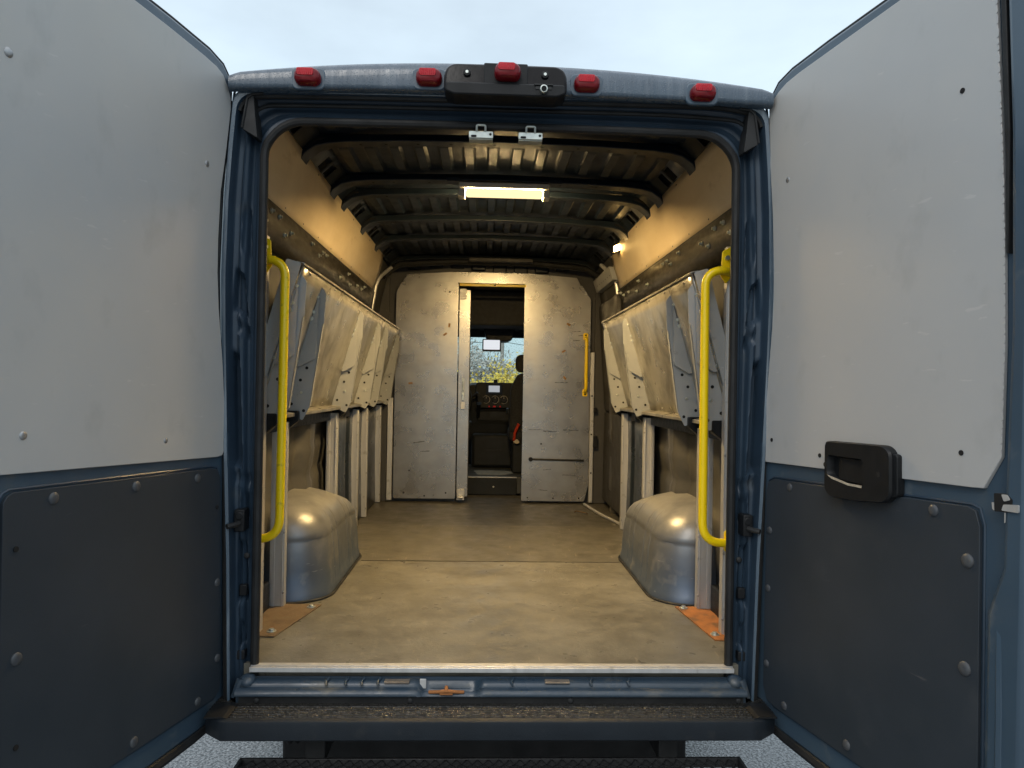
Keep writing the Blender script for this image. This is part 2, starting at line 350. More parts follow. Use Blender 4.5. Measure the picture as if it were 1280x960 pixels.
sd = bpy.data.lights.new('sun', 'SUN'); sd.energy = .7; sd.angle = R(25); sd.color = (1, .97, .92)
so = bpy.data.objects.new('sun', sd); col.objects.link(so)
a = R(SUN_AZ); dirv = Vector((math.sin(a)*math.cos(R(SUN_EL)), math.cos(a)*math.cos(R(SUN_EL)), math.sin(R(SUN_EL))))
so.rotation_euler = dirv.to_track_quat('Z', 'Y').to_euler(); so.location = dirv*20

# ------------------------------------------------------------------ the van
van = thing('cargo_van', 'dark blue high roof cargo van seen from behind with both rear doors open', 'van')
FZ = .56                                   # load floor
BODY = [(.40, .832), (.9, .845), (1.25, .860), (1.6, .875), (1.8, .880), (2.05, .874), (2.2, .864), (2.36, .850)]
bx = lambda z: interp(BODY, z)
WALL = [(.5, .925), (1.0, .935), (1.5, .928), (1.98, .893), (2.14, .868), (2.385, .80)]
wx = lambda z: interp(WALL, z)

# --- rear door surround: a sculpted ring between the body corner and the opening
NZ = 170
def ring_curves():
    outer, inner = [], []
    zs = lin(.50, 2.20, NZ)
    IX, IT, rad = .768, 2.298, .125
    def side(s):
        o, i = [], []
        for z in zs:
            t = (z - zs[0])/(zs[-1] - zs[0])
            zo = .46 + t*(2.32 - .46); zi = .50 + t*(IT - rad - .50)
            o.append((s*bx(zo), zo)); i.append((s*IX, zi))
        for k in range(1, 9):
            ang = R(90*k/8)
            i.append((s*(IX - rad + rad*math.cos(ang)), IT - rad + rad*math.sin(ang)))
            ro = .045
            o.append((s*(bx(2.33) - ro + ro*math.cos(ang)), 2.33 + ro*math.sin(ang)))
        return o, i
    lo, li = side(-1); ro, ri = side(1)
    outer = lo; inner = li
    for k in range(1, 20):
        t = k/20
        xi = -(IX - rad) + 2*(IX - rad)*t; xo = lo[-1][0] + (ro[-1][0] - lo[-1][0])*t
        cr_ = .012*(1 - (2*t - 1)**2)
        outer.append((xo, 2.375 + cr_*1.2)); inner.append((xi, IT + cr_*.3))
    outer += ro[::-1]; inner += ri[::-1]
    return outer, inner
RO, RI = ring_curves()
prof0 = [(0.0, .14), (0.0, -.018), (.05, -.024), (.16, -.022), (.20, -.010), (.24, .018), (.36, .026), (.40, .020), (.46, .018), (.54, .026), (.60, .046), (.66, .050), (.78, .044), (.86, .030), (.95, .028), (1.0, .032), (1.0, .075)]
prof = []
for (t0, y0), (t1, y1) in zip(prof0, prof0[1:]):
    k_ = max(1, int(round((t1 - t0)/.02)))
    prof += [(t0 + (t1 - t0)*q/k_, y0 + (y1 - y0)*q/k_) for q in range(k_)]
prof.append(prof0[-1])
nskin = sum(1 for t, y in prof if t < .158)
N = len(RO)
def dents(i, t, y):
    """pressed hollows along the two pillars"""
    z = RO[i][1]; x = RO[i][0]
    if abs(x) < .80: return y
    d = 0
    for z0, z1, ta, tb, dp in ((.60, .70, .30, .62, .022), (.75, .97, .26, .66, .026), (1.03, 1.13, .40, .72, .016), (1.20, 1.58, .14, .52, .040), (1.64, 1.70, .34, .70, .018), (1.71, 1.86, .24, .62, .028), (1.92, 2.10, .42, .70, .012)):
        lean = .06*(z - z0)/(z1 - z0)
        d = max(d, dp*sm((z - z0)/.014)*sm((z1 - z)/.030)*sm((t - ta - lean)/.05)*sm((tb - lean - t)/.05))
    d += .010*sm((z - 1.145)/.01)*sm((1.185 - z)/.01)*sm((t - .2)/.06)*sm((.75 - t)/.06)
    return y + d
mb = MB()
mb.grid(lambda i, j: (RO[i][0] + (RI[i][0] - RO[i][0])*prof[j][0], dents(i, *prof[j]), RO[i][1] + (RI[i][1] - RO[i][1])*prof[j][0]), range(N), range(len(prof)))
nq = len(prof) - 1
for q_ in range(len(mb.f)):
    if q_ % nq < nskin: mb.mi[q_] = 1
obj('door_surround', mb, [M['jamb'], M['paint_wet']], van, smooth=50)
# pinch-weld seal round the opening
seal = [(x*(1 - .006/.77) if abs(x) > .5 else x, .022, z - (.006 if z > 2.23 else 0)) for x, z in RI]
obj('door_seal', MB().tube(seal, .0135, 10), M['rubber'], van)
# second seal along the header
hs = [(x, -.004, z) for x, z in [(RO[i][0]*.8 + RI[i][0]*.2, RO[i][1]*.8 + RI[i][1]*.2) for i in range(NZ, N - NZ)]]
obj('header_seal', MB().tube(hs, .010, 8), M['rubber'], van)
hs2 = [(RO[i][0]*.56 + RI[i][0]*.44, .022, RO[i][1]*.56 + RI[i][1]*.44) for i in range(NZ + 3, N - NZ - 3)]
obj('gutter_seal', MB().tube(hs2, .007, 8), M['rubber'], van)
# corner mouldings at both upper corners
for s in (-1, 1):
    pl = [(s*u, v) for u, v in [(.808, 2.362), (.786, 2.356), (.780, 2.29), (.772, 2.222), (.792, 2.234), (.820, 2.25)]]
    m = MB().prism(roundpoly(pl, .006), lambda u, v, w_: (u, w_, v), -.020, .040)
    m.tube([(s*.820, -.022, 2.252), (s*.805, -.022, 2.345), (s*.790, -.022, 2.358), (s*.755, -.022, 2.362)], .004, 8)
    obj('corner_moulding', m, M['trim'], van, bevel=.004)

# --- roof, cap and sides
def crown(x): return 2.478 - .058*(abs(x)/.84)**2.2
def roofz(x, y):
    return crown(x)
capprof = [(-.030, 2.360), (-.050, 2.362), (-.056, 2.367), (-.058, 2.376), (-.056, .35), (-.052, .66), (-.042, .86), (-.022, .965), (.02, 1.0), (.07, 1.0), (.12, 1.01), (.2, 1.01), (.3, 1.02), (.5, 1.03), (2.0, 1.05), (4.4, 1.04), (4.9, .97)]
def cap(x, j):
    y, q = capprof[j]
    xx = abs(x)/.852
    zc = crown(x)
    drop = sm((xx - .965)/.035)*.010
    cr_ = .014*(1 - xx*xx)
    z = q + cr_ if q > 2 else 2.392 + cr_ + (zc - drop - 2.392 - cr_)*q
    wide = 1 + (.11*sm(y/.4) if y > 0 else -.0)
    z += (.035 + .05*xx*xx)*sm((y - .02)/.25)
    return (x*wide, y, z)
xs = [-.852, -.851, -.848, -.842, -.834] + lin(-.82, .82, 60) + [.834, .842, .848, .851, .852]
mb = MB().grid(cap, xs, range(len(capprof)))
obj('roof', mb, M['cap'], van, smooth=60)
mb = MB()
for s in (-1, 1):                          # outer side skins curve out from the rear corner
    ys = [-.018, .0, .02, .05, .09, .14, .22, .35, .6, 1.2, 2.5, 4.0, 4.9]
    zs = lin(.40, 2.36, 24) + [2.40, 2.42]
    mb.grid(lambda y, z: (s*((bx(min(z, 2.36)) - max(0, z - 2.36)*.25) + (.115*(1 - math.exp(-max(0, y)/.16)) if y > 0 else 0)), y, z), ys, zs)
obj('side_panel', mb, M['paint_wet'], van, smooth=60)
# underside and front closure
mb = MB().box(-.95, .95, .02, 5.0, .36, .40)
obj('underbody', mb, M['rubber'], van)
m = MB().box(-.70, .66, .13, .20, .10, .358); obj('added_shade_block', m, M['rubber'], van, bevel=.01)  # dark block added under the van to keep light off the ground
mb = MB().box(-.96, .96, 5.36, 5.40, .3, 1.42)
obj('firewall', mb, M['cab'], van)

# --- marker lamps on the cap
def marker(cx, y, cz, bezel=True):
    w_, h_ = .0405, .0232
    if bezel:
        m = MB().prism(rrect(cx - w_ - .012, cx + w_ + .012, cz - h_ - .010, cz + h_ + .012, .02), lambda u, v, t: (u, t, v), y + .012, y - .004)
        b = obj('lamp_base', m, M['paint'], van, bevel=.004)
    m = MB()
    pro = [(1.0, 0), (1.0, .014), (.965, .023), (.88, .030), (.72, .034)]
    base = rrect(cx - w_, cx + w_, cz - h_, cz + h_, .0205, 6); n = len(base)
    vs = [(cx + (u - cx)*q, y - d, cz + (v - cz)*q + (.002 if d > .02 else 0)) for q, d in pro for u, v in base]
    fs = [(i*n + k, i*n + (k + 1) % n, (i + 1)*n + (k + 1) % n, (i + 1)*n + k) for i in range(len(pro) - 1) for k in range(n)]
    fs.append(tuple(range((len(pro) - 1)*n, len(pro)*n))); m.add(vs, fs)
    lens = obj('marker_lamp', m, M['red_dark'], van, smooth=40)
    m = MB().prism(rrect(cx - w_*.72, cx + w_*.55, cz - .001, cz + h_*.93, .006), lambda u, v, t: (u, t, v), y - .022, y - .0365)
    for k in range(9):
        u = cx - w_*.66 + k*w_*1.16/8; m.box(u - .0012, u + .0012, y - .0382, y - .034, cz + .002, cz + h_*.85)
    obj('prism_block', m, M['red_lens'], lens, bevel=.001)
for cx, cz in ((-.608, 2.397), (-.236, 2.408), (.255, 2.405), (.622, 2.389)): marker(cx, -.054, cz)
# --- camera housing in the middle of the cap
m = MB()
pl = roundpoly([(-.188, 2.450), (-.180, 2.474), (-.158, 2.486), (.160, 2.486), (.182, 2.474), (.190, 2.452), (.190, 2.396), (.165, 2.384), (-.163, 2.384), (-.188, 2.396)], .012)
m.prism(pl, lambda u, v, t: (u, t + max(0, v - 2.40)*.22, v), -.01, -.100)
hou = obj('camera_housing', m, M['gloss_black'], van, bevel=.008, seg=3)
m = MB().prism(roundpoly([(-.180, 2.418), (.182, 2.418), (.186, 2.390), (.160, 2.379), (-.158, 2.379), (-.184, 2.390)], .008), lambda u, v, t: (u, t, v), -.02, -.108)
obj('lower_cover', m, M['plastic'], hou, bevel=.005)
m = MB().prism(rrect(-.066, .068, 2.412, 2.482, .004), lambda u, v, t: (u, t, v), -.06, -.0975)
obj('lamp_recess', m, M['plastic'], hou, bevel=.002)
marker(.006, -.098, 2.414, False)
for cx in (-.118, .122):
    m = MB().cyl((cx, -.080, 2.452), (cx, -.0975, 2.452), .0115)
    sc_ = obj('screw', m, M['plastic'], hou, bevel=.002)
    m2 = MB().cyl((cx, -.096, 2.452), (cx, -.1005, 2.452), .005, 6); obj('screw_head', m2, M['zinc'], hou)
m = MB().box(.088, .146, -.106, -.114, 2.412, 2.416); m.box(.092, .142, -.106, -.1105, 2.400, 2.410)
obj('camera_bracket', m, M['trim'], hou, bevel=.001)
m = MB().cyl((.117, -.10, 2.400), (.117, -.126, 2.397), .012, 18); obj('camera_lens', m, M['zinc'], hou, bevel=.002)
m = MB().cyl((.117, -.125, 2.397), (.117, -.128, 2.3965), .008, 16); obj('lens_glass', m, M['gloss_black'], hou)
hou.location.z = -.034
# --- strikers on the header
for cx in (-.073, .086):
    z0 = 2.252
    m = MB().prism(rrect(cx - .039, cx + .039, z0, z0 + .022, .004), lambda u, v, t: (u, t, v), .012, .004)
    m.box(cx - .038, cx + .038, .012, .05, z0 - .003, z0 + .001)
    m.tube(bez([(cx - .014, .004, z0 + .020), (cx - .014, -.004, z0 + .038), (cx + .014, -.004, z0 + .038), (cx + .014, .004, z0 + .020)], .006), .004, 8)
    st = obj('striker', m, M['zinc'], van, bevel=.0012)
    m = MB().cyl((cx + .030, .0045, z0 + .012), (cx + .030, .003, z0 + .012), .0042); obj('bolt_hole', m, M['hole'], st)
    m = MB().prism(rrect(cx - .032, cx - .014, z0 + .002, z0 + .009, .003), lambda u, v, t: (u, t, v), .0045, .0028); obj('slot', m, M['hole'], st)

for s in (-1, 1):
    m = MB().tube([(s*(bx(z) + .006), .002, z) for z in lin(.45, 2.34, 20)], .012, 8); obj('added_gap_strip', m, M['rubber'], van)  # dark strip added to hide the bright sliver beside each door
# --- tail lamps on the body corners
for s in (-1, 1):
    m = MB().prism(rrect(.859, .905, 1.33, 1.47, .008), lambda u, v, t: (s*u, t + (u - .859)*.4, v), .06, -.024)
    obj('tail_lamp', m, M['red_dark'], van, bevel=.006)

# --- sill under the opening
SP = [(.004, .527), (-.010, .526), (-.022, .523), (-.028, .518), (-.030, .510), (-.040, .507), (-.049, .502), (-.053, .494), (-.052, .489), (-.036, .485), (-.036, .462)]
def sill(x, j):
    y, z = SP[j]
    d = sm((x + .245)/.03)*sm((-.035 - x)/.03)         # hollow round the lower striker
    if j <= 7: z = z - d*(.026 if j > 0 else .010)*(1 if j < 5 else .4); y = y + (d*.012 if j > 1 else 0)
    return (x, y, z)
xs = lin(-.80, .80, 130)
obj('sill', MB().grid(sill, xs, range(len(SP))), M['sill'], van, smooth=50)
m = MB().box(-.80, .80, .004, .006, .500, .530)
obj('sill_riser', m, M['jamb'], van)
m = MB().box(-.770, .772, -.008, .004, .5465, .5612); m.box(-.770, .772, .004, .030, .5605, .5632)
obj('threshold_strip', m, M['alu'], van, bevel=.0015)
m = MB().box(-.79, .79, -.040, -.034, .464, .484)
obj('gasket', m, M['rubber'], van)
for x in (-.735, -.262, .240, .775):
    m = MB().dome((x, -.041, .4735), (0, -1, 0), .0095, .005); obj('sill_screw', m, M['trim'], van)
for x0 in (-.345, -.240 + .40):
    m = MB().box(x0, x0 + .078, -.034, -.008, .5225, .5275); obj('sill_clip', m, M['tab'], van, bevel=.001)
m = MB().box(-.235, -.215, -.016, -.012, .500, .530); obj('striker_tab', m, M['alu'], van, bevel=.001)
m = MB().tube(bez([(-.205, -.034, .497), (-.175, -.040, .500), (-.15, -.046, .505), (-.12, -.040, .500), (-.095, -.034, .497)], .01), .0055, 8)
m.tube([(-.15, -.046, .505), (-.15, -.030, .512)], .0065, 8); m.box(-.17, -.13, -.046, -.030, .492, .499)
obj('lower_striker', m, M['rust'], van, bevel=.001)
for k, x in enumerate((-.46, -.41, -.36, -.52, .06, .31, .43)):     # seam-sealer lumps
    m = MB().tube([(x, -.008, .528), (x - .006, -.028, .5255), (x - .003, -.040, .518)], [.006, .005, .003], 8)
    obj('sealer_bead', m, M['sill'], van)
for s in (-1, 1):
    m = MB().dome((s*.772, -.012, .522), (0, -.4, 1), .026, .018); m.tube([(s*.79, -.02, .530), (s*.80, -.03, .505), (s*.81, -.035, .48)], [.014, .010, .006], 8)
    obj('corner_sealer', m, M['sill'], van)

# --- step bumper
BP = [(-.030, .440), (-.030, .4635), (-.048, .4645), (-.052, .462)]
for k in range(5):
    y = -.056 - k*.0170
    BP += [(y, .4655), (y - .008, .4655), (y - .0095, .4600), (y - .0155, .4600)]
BP += [(-.142, .4655), (-.154, .4648), (-.1600, .4610), (-.1615, .4540), (-.1600, .4080), (-.155, .403), (-.05, .400)]
def bump(x, j):
    y, z = BP[j]
    e_ = abs(x)/.865
    return (x, y + .05*max(0, e_ - .93)/.07, z)
xs = lin(-.862, .862, 60)
NB = len(BP)
mb = MB().grid(bump, xs, range(NB - 6)); bo = obj('bumper', mb, M['bumper_top'], van, smooth=40)
mb = MB().grid(lambda x, j: bump(x, j), xs, range(NB - 7, NB)); obj('bumper_face', mb, M['bumper'], bo, smooth=40)
for s in (-1, 1):
    mb = MB().prism(roundpoly([(.785, .4665), (.855, .4665), (.855, .471), (.80, .471)], .002), lambda u, v, t: (s*u, t, v), -.05, -.15)
    obj('bumper_pad', mb, M['plastic'], bo, bevel=.003)
# grated step under the bumper
GX, G0, G1, GZ = .775, -.045, -.36, .300
m = MB()
m.box(-GX, GX, G0 - .012, G0, GZ - .03, GZ); m.box(-GX, GX, G1, G1 + .012, GZ - .03, GZ)
for s in (-1, 1): m.box(s*GX - .006, s*GX + .006, G1, G0, GZ - .03, GZ)
gp = obj('rear_step', m, M['grate'], van, bevel=.002)
m = MB(); pitch, dep = .033, .045
rows = int((G0 - G1 - .024)/dep)
for r_ in range(rows):
    y0 = G0 - .012 - r_*dep
    pa = []; pb = []
    nseg = int(2*GX/(pitch/2))
    for k in range(nseg + 1):
        x = -GX + .004 + k*(pitch/2)*.995
        up = k % 2 == 0
        pa.append((x, y0 - (0 if up else dep/2), GZ - (.002 if up else .006)))
        pb.append((x, y0 - (dep if up else dep/2), GZ - (.002 if up else .006)))
    for p in (pa, pb):
        vs = []; fs = []
        for (x, y, z) in p: vs += [(x, y + .0025, z), (x, y - .0025, z), (x, y - .0025, z - .004), (x, y + .0025, z - .004)]
        for k in range(len(p) - 1):
            for q_ in range(4): fs.append((k*4 + q_, k*4 + (q_ + 1) % 4, k*4 + 4 + (q_ + 1) % 4, k*4 + 4 + q_))
        m.add(vs, fs)
obj('grating', m, M['grate'], gp, smooth=20)
for s in (-1, 1):
    m = MB().box(s*.55 - .03, s*.55 + .03, -.05, .30, .285, .36)
    obj('step_arm', m, M['rubber'], gp, bevel=.003)
m = MB().tube([(-.70, -.03, .40), (-.655, .05, .30), (-.65, .3, .26)], .008, 8); m.tube([(-.68, -.03, .40), (-.63, .05, .30), (-.62, .3, .26)], .006, 8)
obj('hanger_rod', m, M['rubber'], van)
# --- door check arms
for s in (-1, 1):
    m = MB().box(s*.812 - .016, s*.812 + .016, -.002, .05, .985, 1.055)
    m.cyl((s*.812, -.004, 1.035), (s*.812, .02, 1.035), .014)
    ck = obj('door_check', m, M['plastic'], van, bevel=.004)
    m = MB().tube([(s*.812, -.002, 1.012), (s*.822, -.02, 1.010), (s*.838, -.035, 1.008)], .0085, 8); obj('check_arm', m, M['trim'], ck)
    m = MB().box(s*.806 - .012, s*.806 + .012, .03, .052, .775, .81); obj('hinge_cover', m, M['plastic'], van, bevel=.003)
    m = MB().box(s*.806 - .012, s*.806 + .012, .02, .052, .575, .605); obj('hinge_cover', m, M['plastic'], van, bevel=.003)
    m = MB().dome((s*.80, .045, .90), (0, -1, 0), .010, .005); obj('plug', m, M['trim'], van)

# ------------------------------------------------------------------ rear doors
def rear_door(s, ang, D):
    a_ = R(ang)
    d = Vector((s*math.sin(a_), -math.cos(a_), 0)); nin = Vector((-s*math.cos(a_), -math.sin(a_), 0))
    h = Vector((s*.865, -.03, 0))
    P = lambda u, v, t: tuple(h + d*u + nin*t + Vector((0, 0, v)))     # t>0 towards the inside of the van
    edge = [(-.052, .405), (-.066, .43), (-.070, .53), (-.052, .90), (-.038, 1.248), (-.018, 1.46), (0, 1.58), (.018, 1.69), (.024, 1.78), (.023, 1.90), (.012, 2.045), (-.010, 2.183), (-.030, 2.325), (-.033, 2.37), (-.022, 2.415), (.012, 2.443), (.08, 2.458), (.25, 2.466), (.60, 2.472)]
    free = [(.855, 2.478), (.875, 2.46), (.885, 2.3), (.892, 1.8), (.890, 1.2), (.885, .6), (.875, .43), (.855, .405)]
    m = MB().prism(edge + free, P, -.055, -.004)
    leaf = obj('rear_door', m, M['paint'], van, bevel=.010, seg=3)
    if D.get('label'): leaf['label'] = D['label']
    # raised rim round the inner face
    # bulkier latch-side body
    m = MB().prism(D['rim'], P, -.05, .018); obj('door_edge', m, M['paint'], leaf, bevel=.012, seg=3)
    m = MB().prism(D['rim2'], P, -.03, .010); obj('edge_gasket', m, M['rubber'], leaf, bevel=.003)
    # rubber lip along hinge edge and bottom
    m = MB().tube([P(u - .003, v, -.012) for u, v in edge[2:]] , .006, 8); obj('edge_seal', m, M['rubber'], leaf)
    m = MB().tube([P(u, v, -.012) for u, v in [(-.05, .43), (-.03, .402), (.1, .394), (.4, .392), (.86, .392)]], [.012, .016, .017, .017, .014], 8)
    obj('bottom_seal', m, M['rubber'], leaf)
    up = D['up']
    m = MB().prism(up, P, -.004, .006)
    obj('upper_panel', m, M['grey_panel'], leaf, bevel=.0015)
    # cross rail between the two panels
    lo_ = D['low']
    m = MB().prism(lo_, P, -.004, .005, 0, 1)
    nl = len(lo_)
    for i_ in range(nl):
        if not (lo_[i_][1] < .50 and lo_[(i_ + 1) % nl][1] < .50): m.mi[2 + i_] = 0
    obj('lower_panel', m, [M['dark_panel'], M['ply_edge_and_glint'] if D.get('edge') else M['dark_panel']], leaf, bevel=.001)
    # groove line round the lower panel
    cx = sum(p[0] for p in lo_)/len(lo_); cz = sum(p[1] for p in lo_)/len(lo_)
    gr = [(cx + (u - cx)*1.014 , cz + (v - cz)*1.014) for u, v in lo_]
    gr.append(gr[0]); m = MB().tube([P(u, v, -.004) for u, v in gr], .0035, 6); obj('panel_groove', m, M['jamb'], leaf)
    tan = [p for p in lo_ if p[1] < .56]
    for u, v, rr, kind in D['rivets']:
        if kind == 'hole':
            m = MB().cyl(P(u, v, .0045), P(u, v, .0075), .0062, 12); obj('screw_hole', m, M['hole'], leaf)
        else:
            m = MB().dome(P(u, v, .005), nin, rr, rr*.42); obj('rivet', m, M['rivet'] if kind == 'low' else M['rivet_steel'], leaf)
    return leaf, P, nin

def lowpanel(u1, z_tl, z_tr, zb, r=.035):
    return roundpoly([(-.003, zb), (-.003, z_tl), (u1, z_tr), (u1, zb)], r)
# left leaf
up_l = [(.860, 1.258), (.40, 1.240), (.021, 1.225)] + [(-.004, 1.228), (-.017, 1.246), (-.014, 1.35), (.004, 1.52), (.028, 1.68), (.038, 1.79), (.038, 1.89), (.030, 2.04), (.005, 2.178), (-.014, 2.31), (-.012, 2.345), (.003, 2.372), (.029, 2.400), (.062, 2.411), (.12, 2.417), (.28, 2.425), (.55, 2.432), (.860, 2.438)]
low_l = [(.755, .55), (.755, 1.180), (.753, 1.196), (.745, 1.208), (.730, 1.214), (.05, 1.192), (.018, 1.186), (.001, 1.160), (-.020, .53), (-.014, .495), (.012, .480), (.05, .480), (.725, .492), (.745, .500), (.753, .515)]
D = dict(up=up_l, low=low_l, label='left rear door with grey upper panel and charcoal lower panel', edge=True,
         rim=[(.775, .43), (.785, 1.20), (.862, 1.27), (.868, 2.44), (.885, 2.44), (.895, 1.8), (.893, 1.2), (.885, .43)],
         rim2=[(.861, 1.28), (.861, 2.43), (.868, 2.43), (.868, 1.28)],
         rivets=[(.628, 1.187, .014, 'low'), (.368, 1.180, .014, 'low'), (.115, 1.171, .013, 'low'), (.009, .836, .013, 'low'), (.716, .858, .014, 'low'), (.001, .600, .013, 'low'), (.094, .505, .013, 'low'), (.358, .511, .014, 'low'),
                 (.018, 1.07, 0, 'hole'), (.723, 1.093, 0, 'hole'), (.713, .668, 0, 'hole'),
                 (.765, 2.13, .011, 'up'), (.10, 2.104, .010, 'up'), (.711, 1.333, .010, 'up'), (.258, 1.291, .008, 'up')])
rear_door(-1, 14, D)
# right leaf
up_r = [(-.017, 1.230), (.755, 1.254), (.785, 1.256), (.826, 1.327), (.830, 1.563), (.826, 1.780), (.820, 1.95), (.800, 2.297), (.790, 2.448), (.70, 2.446), (.537, 2.436), (.30, 2.428), (.128, 2.422), (.070, 2.416), (.03, 2.404), (.008, 2.392), (-.012, 2.372), (-.020, 2.345), (-.008, 2.175), (.009, 2.016), (.019, 1.85), (.020, 1.75), (.016, 1.671), (-.003, 1.493), (-.010, 1.416)]
low_r = [(-.003, 1.140), (.006, 1.168), (.032, 1.180), (.744, 1.211), (.765, 1.205), (.776, 1.172), (.779, .55), (.770, .50), (.73, .487), (.43, .481), (.056, .474), (.012, .482), (-.006, .520)]
D = dict(up=up_r, low=low_r, label='right rear door with grey upper panel, black pull handle and charcoal lower panel', edge=True,
         rim=[(.800, .43), (.805, 1.00), (.840, 1.10), (.844, 1.30), (.852, 1.60), (.846, 2.0), (.825, 2.45), (.885, 2.45), (.895, 1.8), (.893, 1.2), (.885, .43)],
         rim2=[(.834, 1.75), (.829, 1.95), (.806, 2.44), (.818, 2.44), (.838, 2.0), (.838, 1.75)],
         rivets=[(.117, 1.166, .012, 'low'), (.018, 1.016, .012, 'low'), (.014, .832, .012, 'low'), (.012, .593, .012, 'low'), (.105, .499, .013, 'low'), (.379, .512, .014, 'low'), (.654, 1.187, .014, 'low'), (.748, 1.093, .016, 'low'), (.744, .856, .016, 'low'),
                 (.023, 1.303, 0, 'hole'), (.254, 1.276, 0, 'hole'), (.728, 1.327, 0, 'hole'), (.718, 2.135, 0, 'hole'), (.085, 2.110, .009, 'up')])
leaf, P, nin = rear_door(1, 12, D)
# ragged cut along the right border of the grey panel
m = MB()
z = 1.34
while z < 2.44:
    u = interp([(1.327, .826), (1.563, .830), (1.78, .826), (1.95, .820), (2.297, .800), (2.448, .790)], z)
    h_ = random.uniform(.006, .018); m.box(0, 0, 0, 0, 0, 0) if False else None
    m.prism([(u - .002, z), (u + random.uniform(.0012, .0026), z + .002), (u + random.uniform(.001, .0024), z + h_), (u - .002, z + h_ + .002)], P, .0052, .0068)
    z += h_ + random.uniform(.004, .012)
obj('ragged_edge', m, M['grey_panel'], leaf)
# pull handle
m = MB()
hp = roundpoly([(.302, 1.322), (.522, 1.326), (.545, 1.312), (.548, 1.205), (.525, 1.183), (.42, 1.172), (.322, 1.170), (.302, 1.188)], .012)
hole_ = roundpoly([(.318, 1.283), (.448, 1.284), (.452, 1.212), (.40, 1.212), (.335, 1.222), (.316, 1.232)], .010)
def lerp_ring(A, B, k):
    pass
n_ = len(hp); n2 = len(hole_)
# bezel: outer ring down to the panel, front face bridged to the recess by matching angles
def resample(poly, n):
    c = Vector((sum(p[0] for p in poly)/len(poly), sum(p[1] for p in poly)/len(poly)))
    seg = []; tot = 0
    pts = [Vector(p) for p in poly]
    st = max(range(len(pts)), key=lambda i: (pts[i].x - pts[i].y)); pts = pts[st:] + pts[:st]
    for i in range(len(pts)):
        l_ = (pts[(i + 1) % len(pts)] - pts[i]).length; seg.append((tot, l_)); tot += l_
    out = []
    for k in range(n):
        t = tot*k/n
        for i, (a0, l_) in enumerate(seg):
            if a0 <= t <= a0 + l_ + 1e-9:
                out.append(pts[i].lerp(pts[(i + 1) % len(pts)], (t - a0)/l_ if l_ else 0)); break
    return out
A = resample(hp, 64); B = resample(hole_, 64)
rings = [(A, -.002), (A, .024), ([p.lerp(Vector((.42, 1.248)), .03) for p in A], .030), ([p.lerp(Vector((.384, 1.248)), -.03) for p in B], .030), (B, .027), ([p.lerp(Vector((.384, 1.248)), .08) for p in B], .010)]
vs = [P(p.x, p.y, t) for ring, t in rings for p in ring]
fs = [(i*64 + k, i*64 + (k + 1) % 64, (i + 1)*64 + (k + 1) % 64, (i + 1)*64 + k) for i in range(len(rings) - 1) for k in range(64)]
fs.append(tuple(range((len(rings) - 1)*64, len(rings)*64)))
hb = obj('pull_handle', MB().add(vs, fs), M['plastic'], leaf, smooth=30)
m = MB().prism(roundpoly([(.350, 1.285), (.446, 1.284), (.450, 1.214), (.350, 1.218)], .008), P, .006, .021); obj('release_lever', m, M['plastic'], leaf, bevel=.005)
m = MB().prism([(.318, 1.229), (.336, 1.2205), (.400, 1.2105), (.450, 1.2105), (.450, 1.2165), (.400, 1.2165), (.338, 1.226)], P, .0295, .031); obj('lever_lip_glint', m, M['ply_edge_and_glint'], leaf)  # highlight on the lever's lip, painted as a tan strip
for u, v in ((.508, 1.252), (.309, 1.256)):
    m = MB().cyl(P(u, v, .028), P(u, v, .0312), .007, 14); obj('screw_hole', m, M['hole'], leaf)
m = MB().prism(roundpoly([(.530, 1.310), (.558, 1.305), (.560, 1.205), (.530, 1.195)], .008), P, -.002, .020); obj('handle_foot', m, M['plastic'], leaf, bevel=.004)
# latch cut-out on the door edge
m = MB().prism(roundpoly([(.822, 1.252), (.852, 1.254), (.864, 1.244), (.862, 1.218), (.824, 1.214)], .003), P, .012, .0195); lt = obj('latch_pocket', m, M['hole'], leaf)
m = MB().prism(roundpoly([(.840, 1.252), (.854, 1.253), (.860, 1.243), (.846, 1.238)], .003), P, .019, .021); m.prism(roundpoly([(.846, 1.232), (.880, 1.236), (.880, 1.220), (.842, 1.219)], .003), P, .019, .022)
m.prism(roundpoly([(.8175, 1.232), (.8225, 1.232), (.8235, 1.216), (.819, 1.219)], .001), P, .018, .020); m.prism([(.846, 1.215), (.849, 1.215), (.8485, 1.196), (.8465, 1.194)], P, .018, .0192)
obj('bare_metal_wear', m, M['alu'], leaf)
m = MB().tube([P(.828, 1.00, .0), P(.835, .96, .008), P(.838, .80, .010), P(.838, .45, .010)], .012, 8); obj('pressed_bead', m, M['paint'], leaf)

# ------------------------------------------------------------------ cargo bay
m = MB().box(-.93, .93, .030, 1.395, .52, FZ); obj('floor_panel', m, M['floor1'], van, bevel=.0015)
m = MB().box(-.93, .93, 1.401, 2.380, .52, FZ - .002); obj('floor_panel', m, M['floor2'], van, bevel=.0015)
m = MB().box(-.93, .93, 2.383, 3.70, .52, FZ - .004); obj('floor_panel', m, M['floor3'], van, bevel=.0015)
m = MB().box(-.66, .66, 1.3945, 1.4015, FZ - .004, FZ + .0012); obj('floor_seam', m, M['hole'], van)
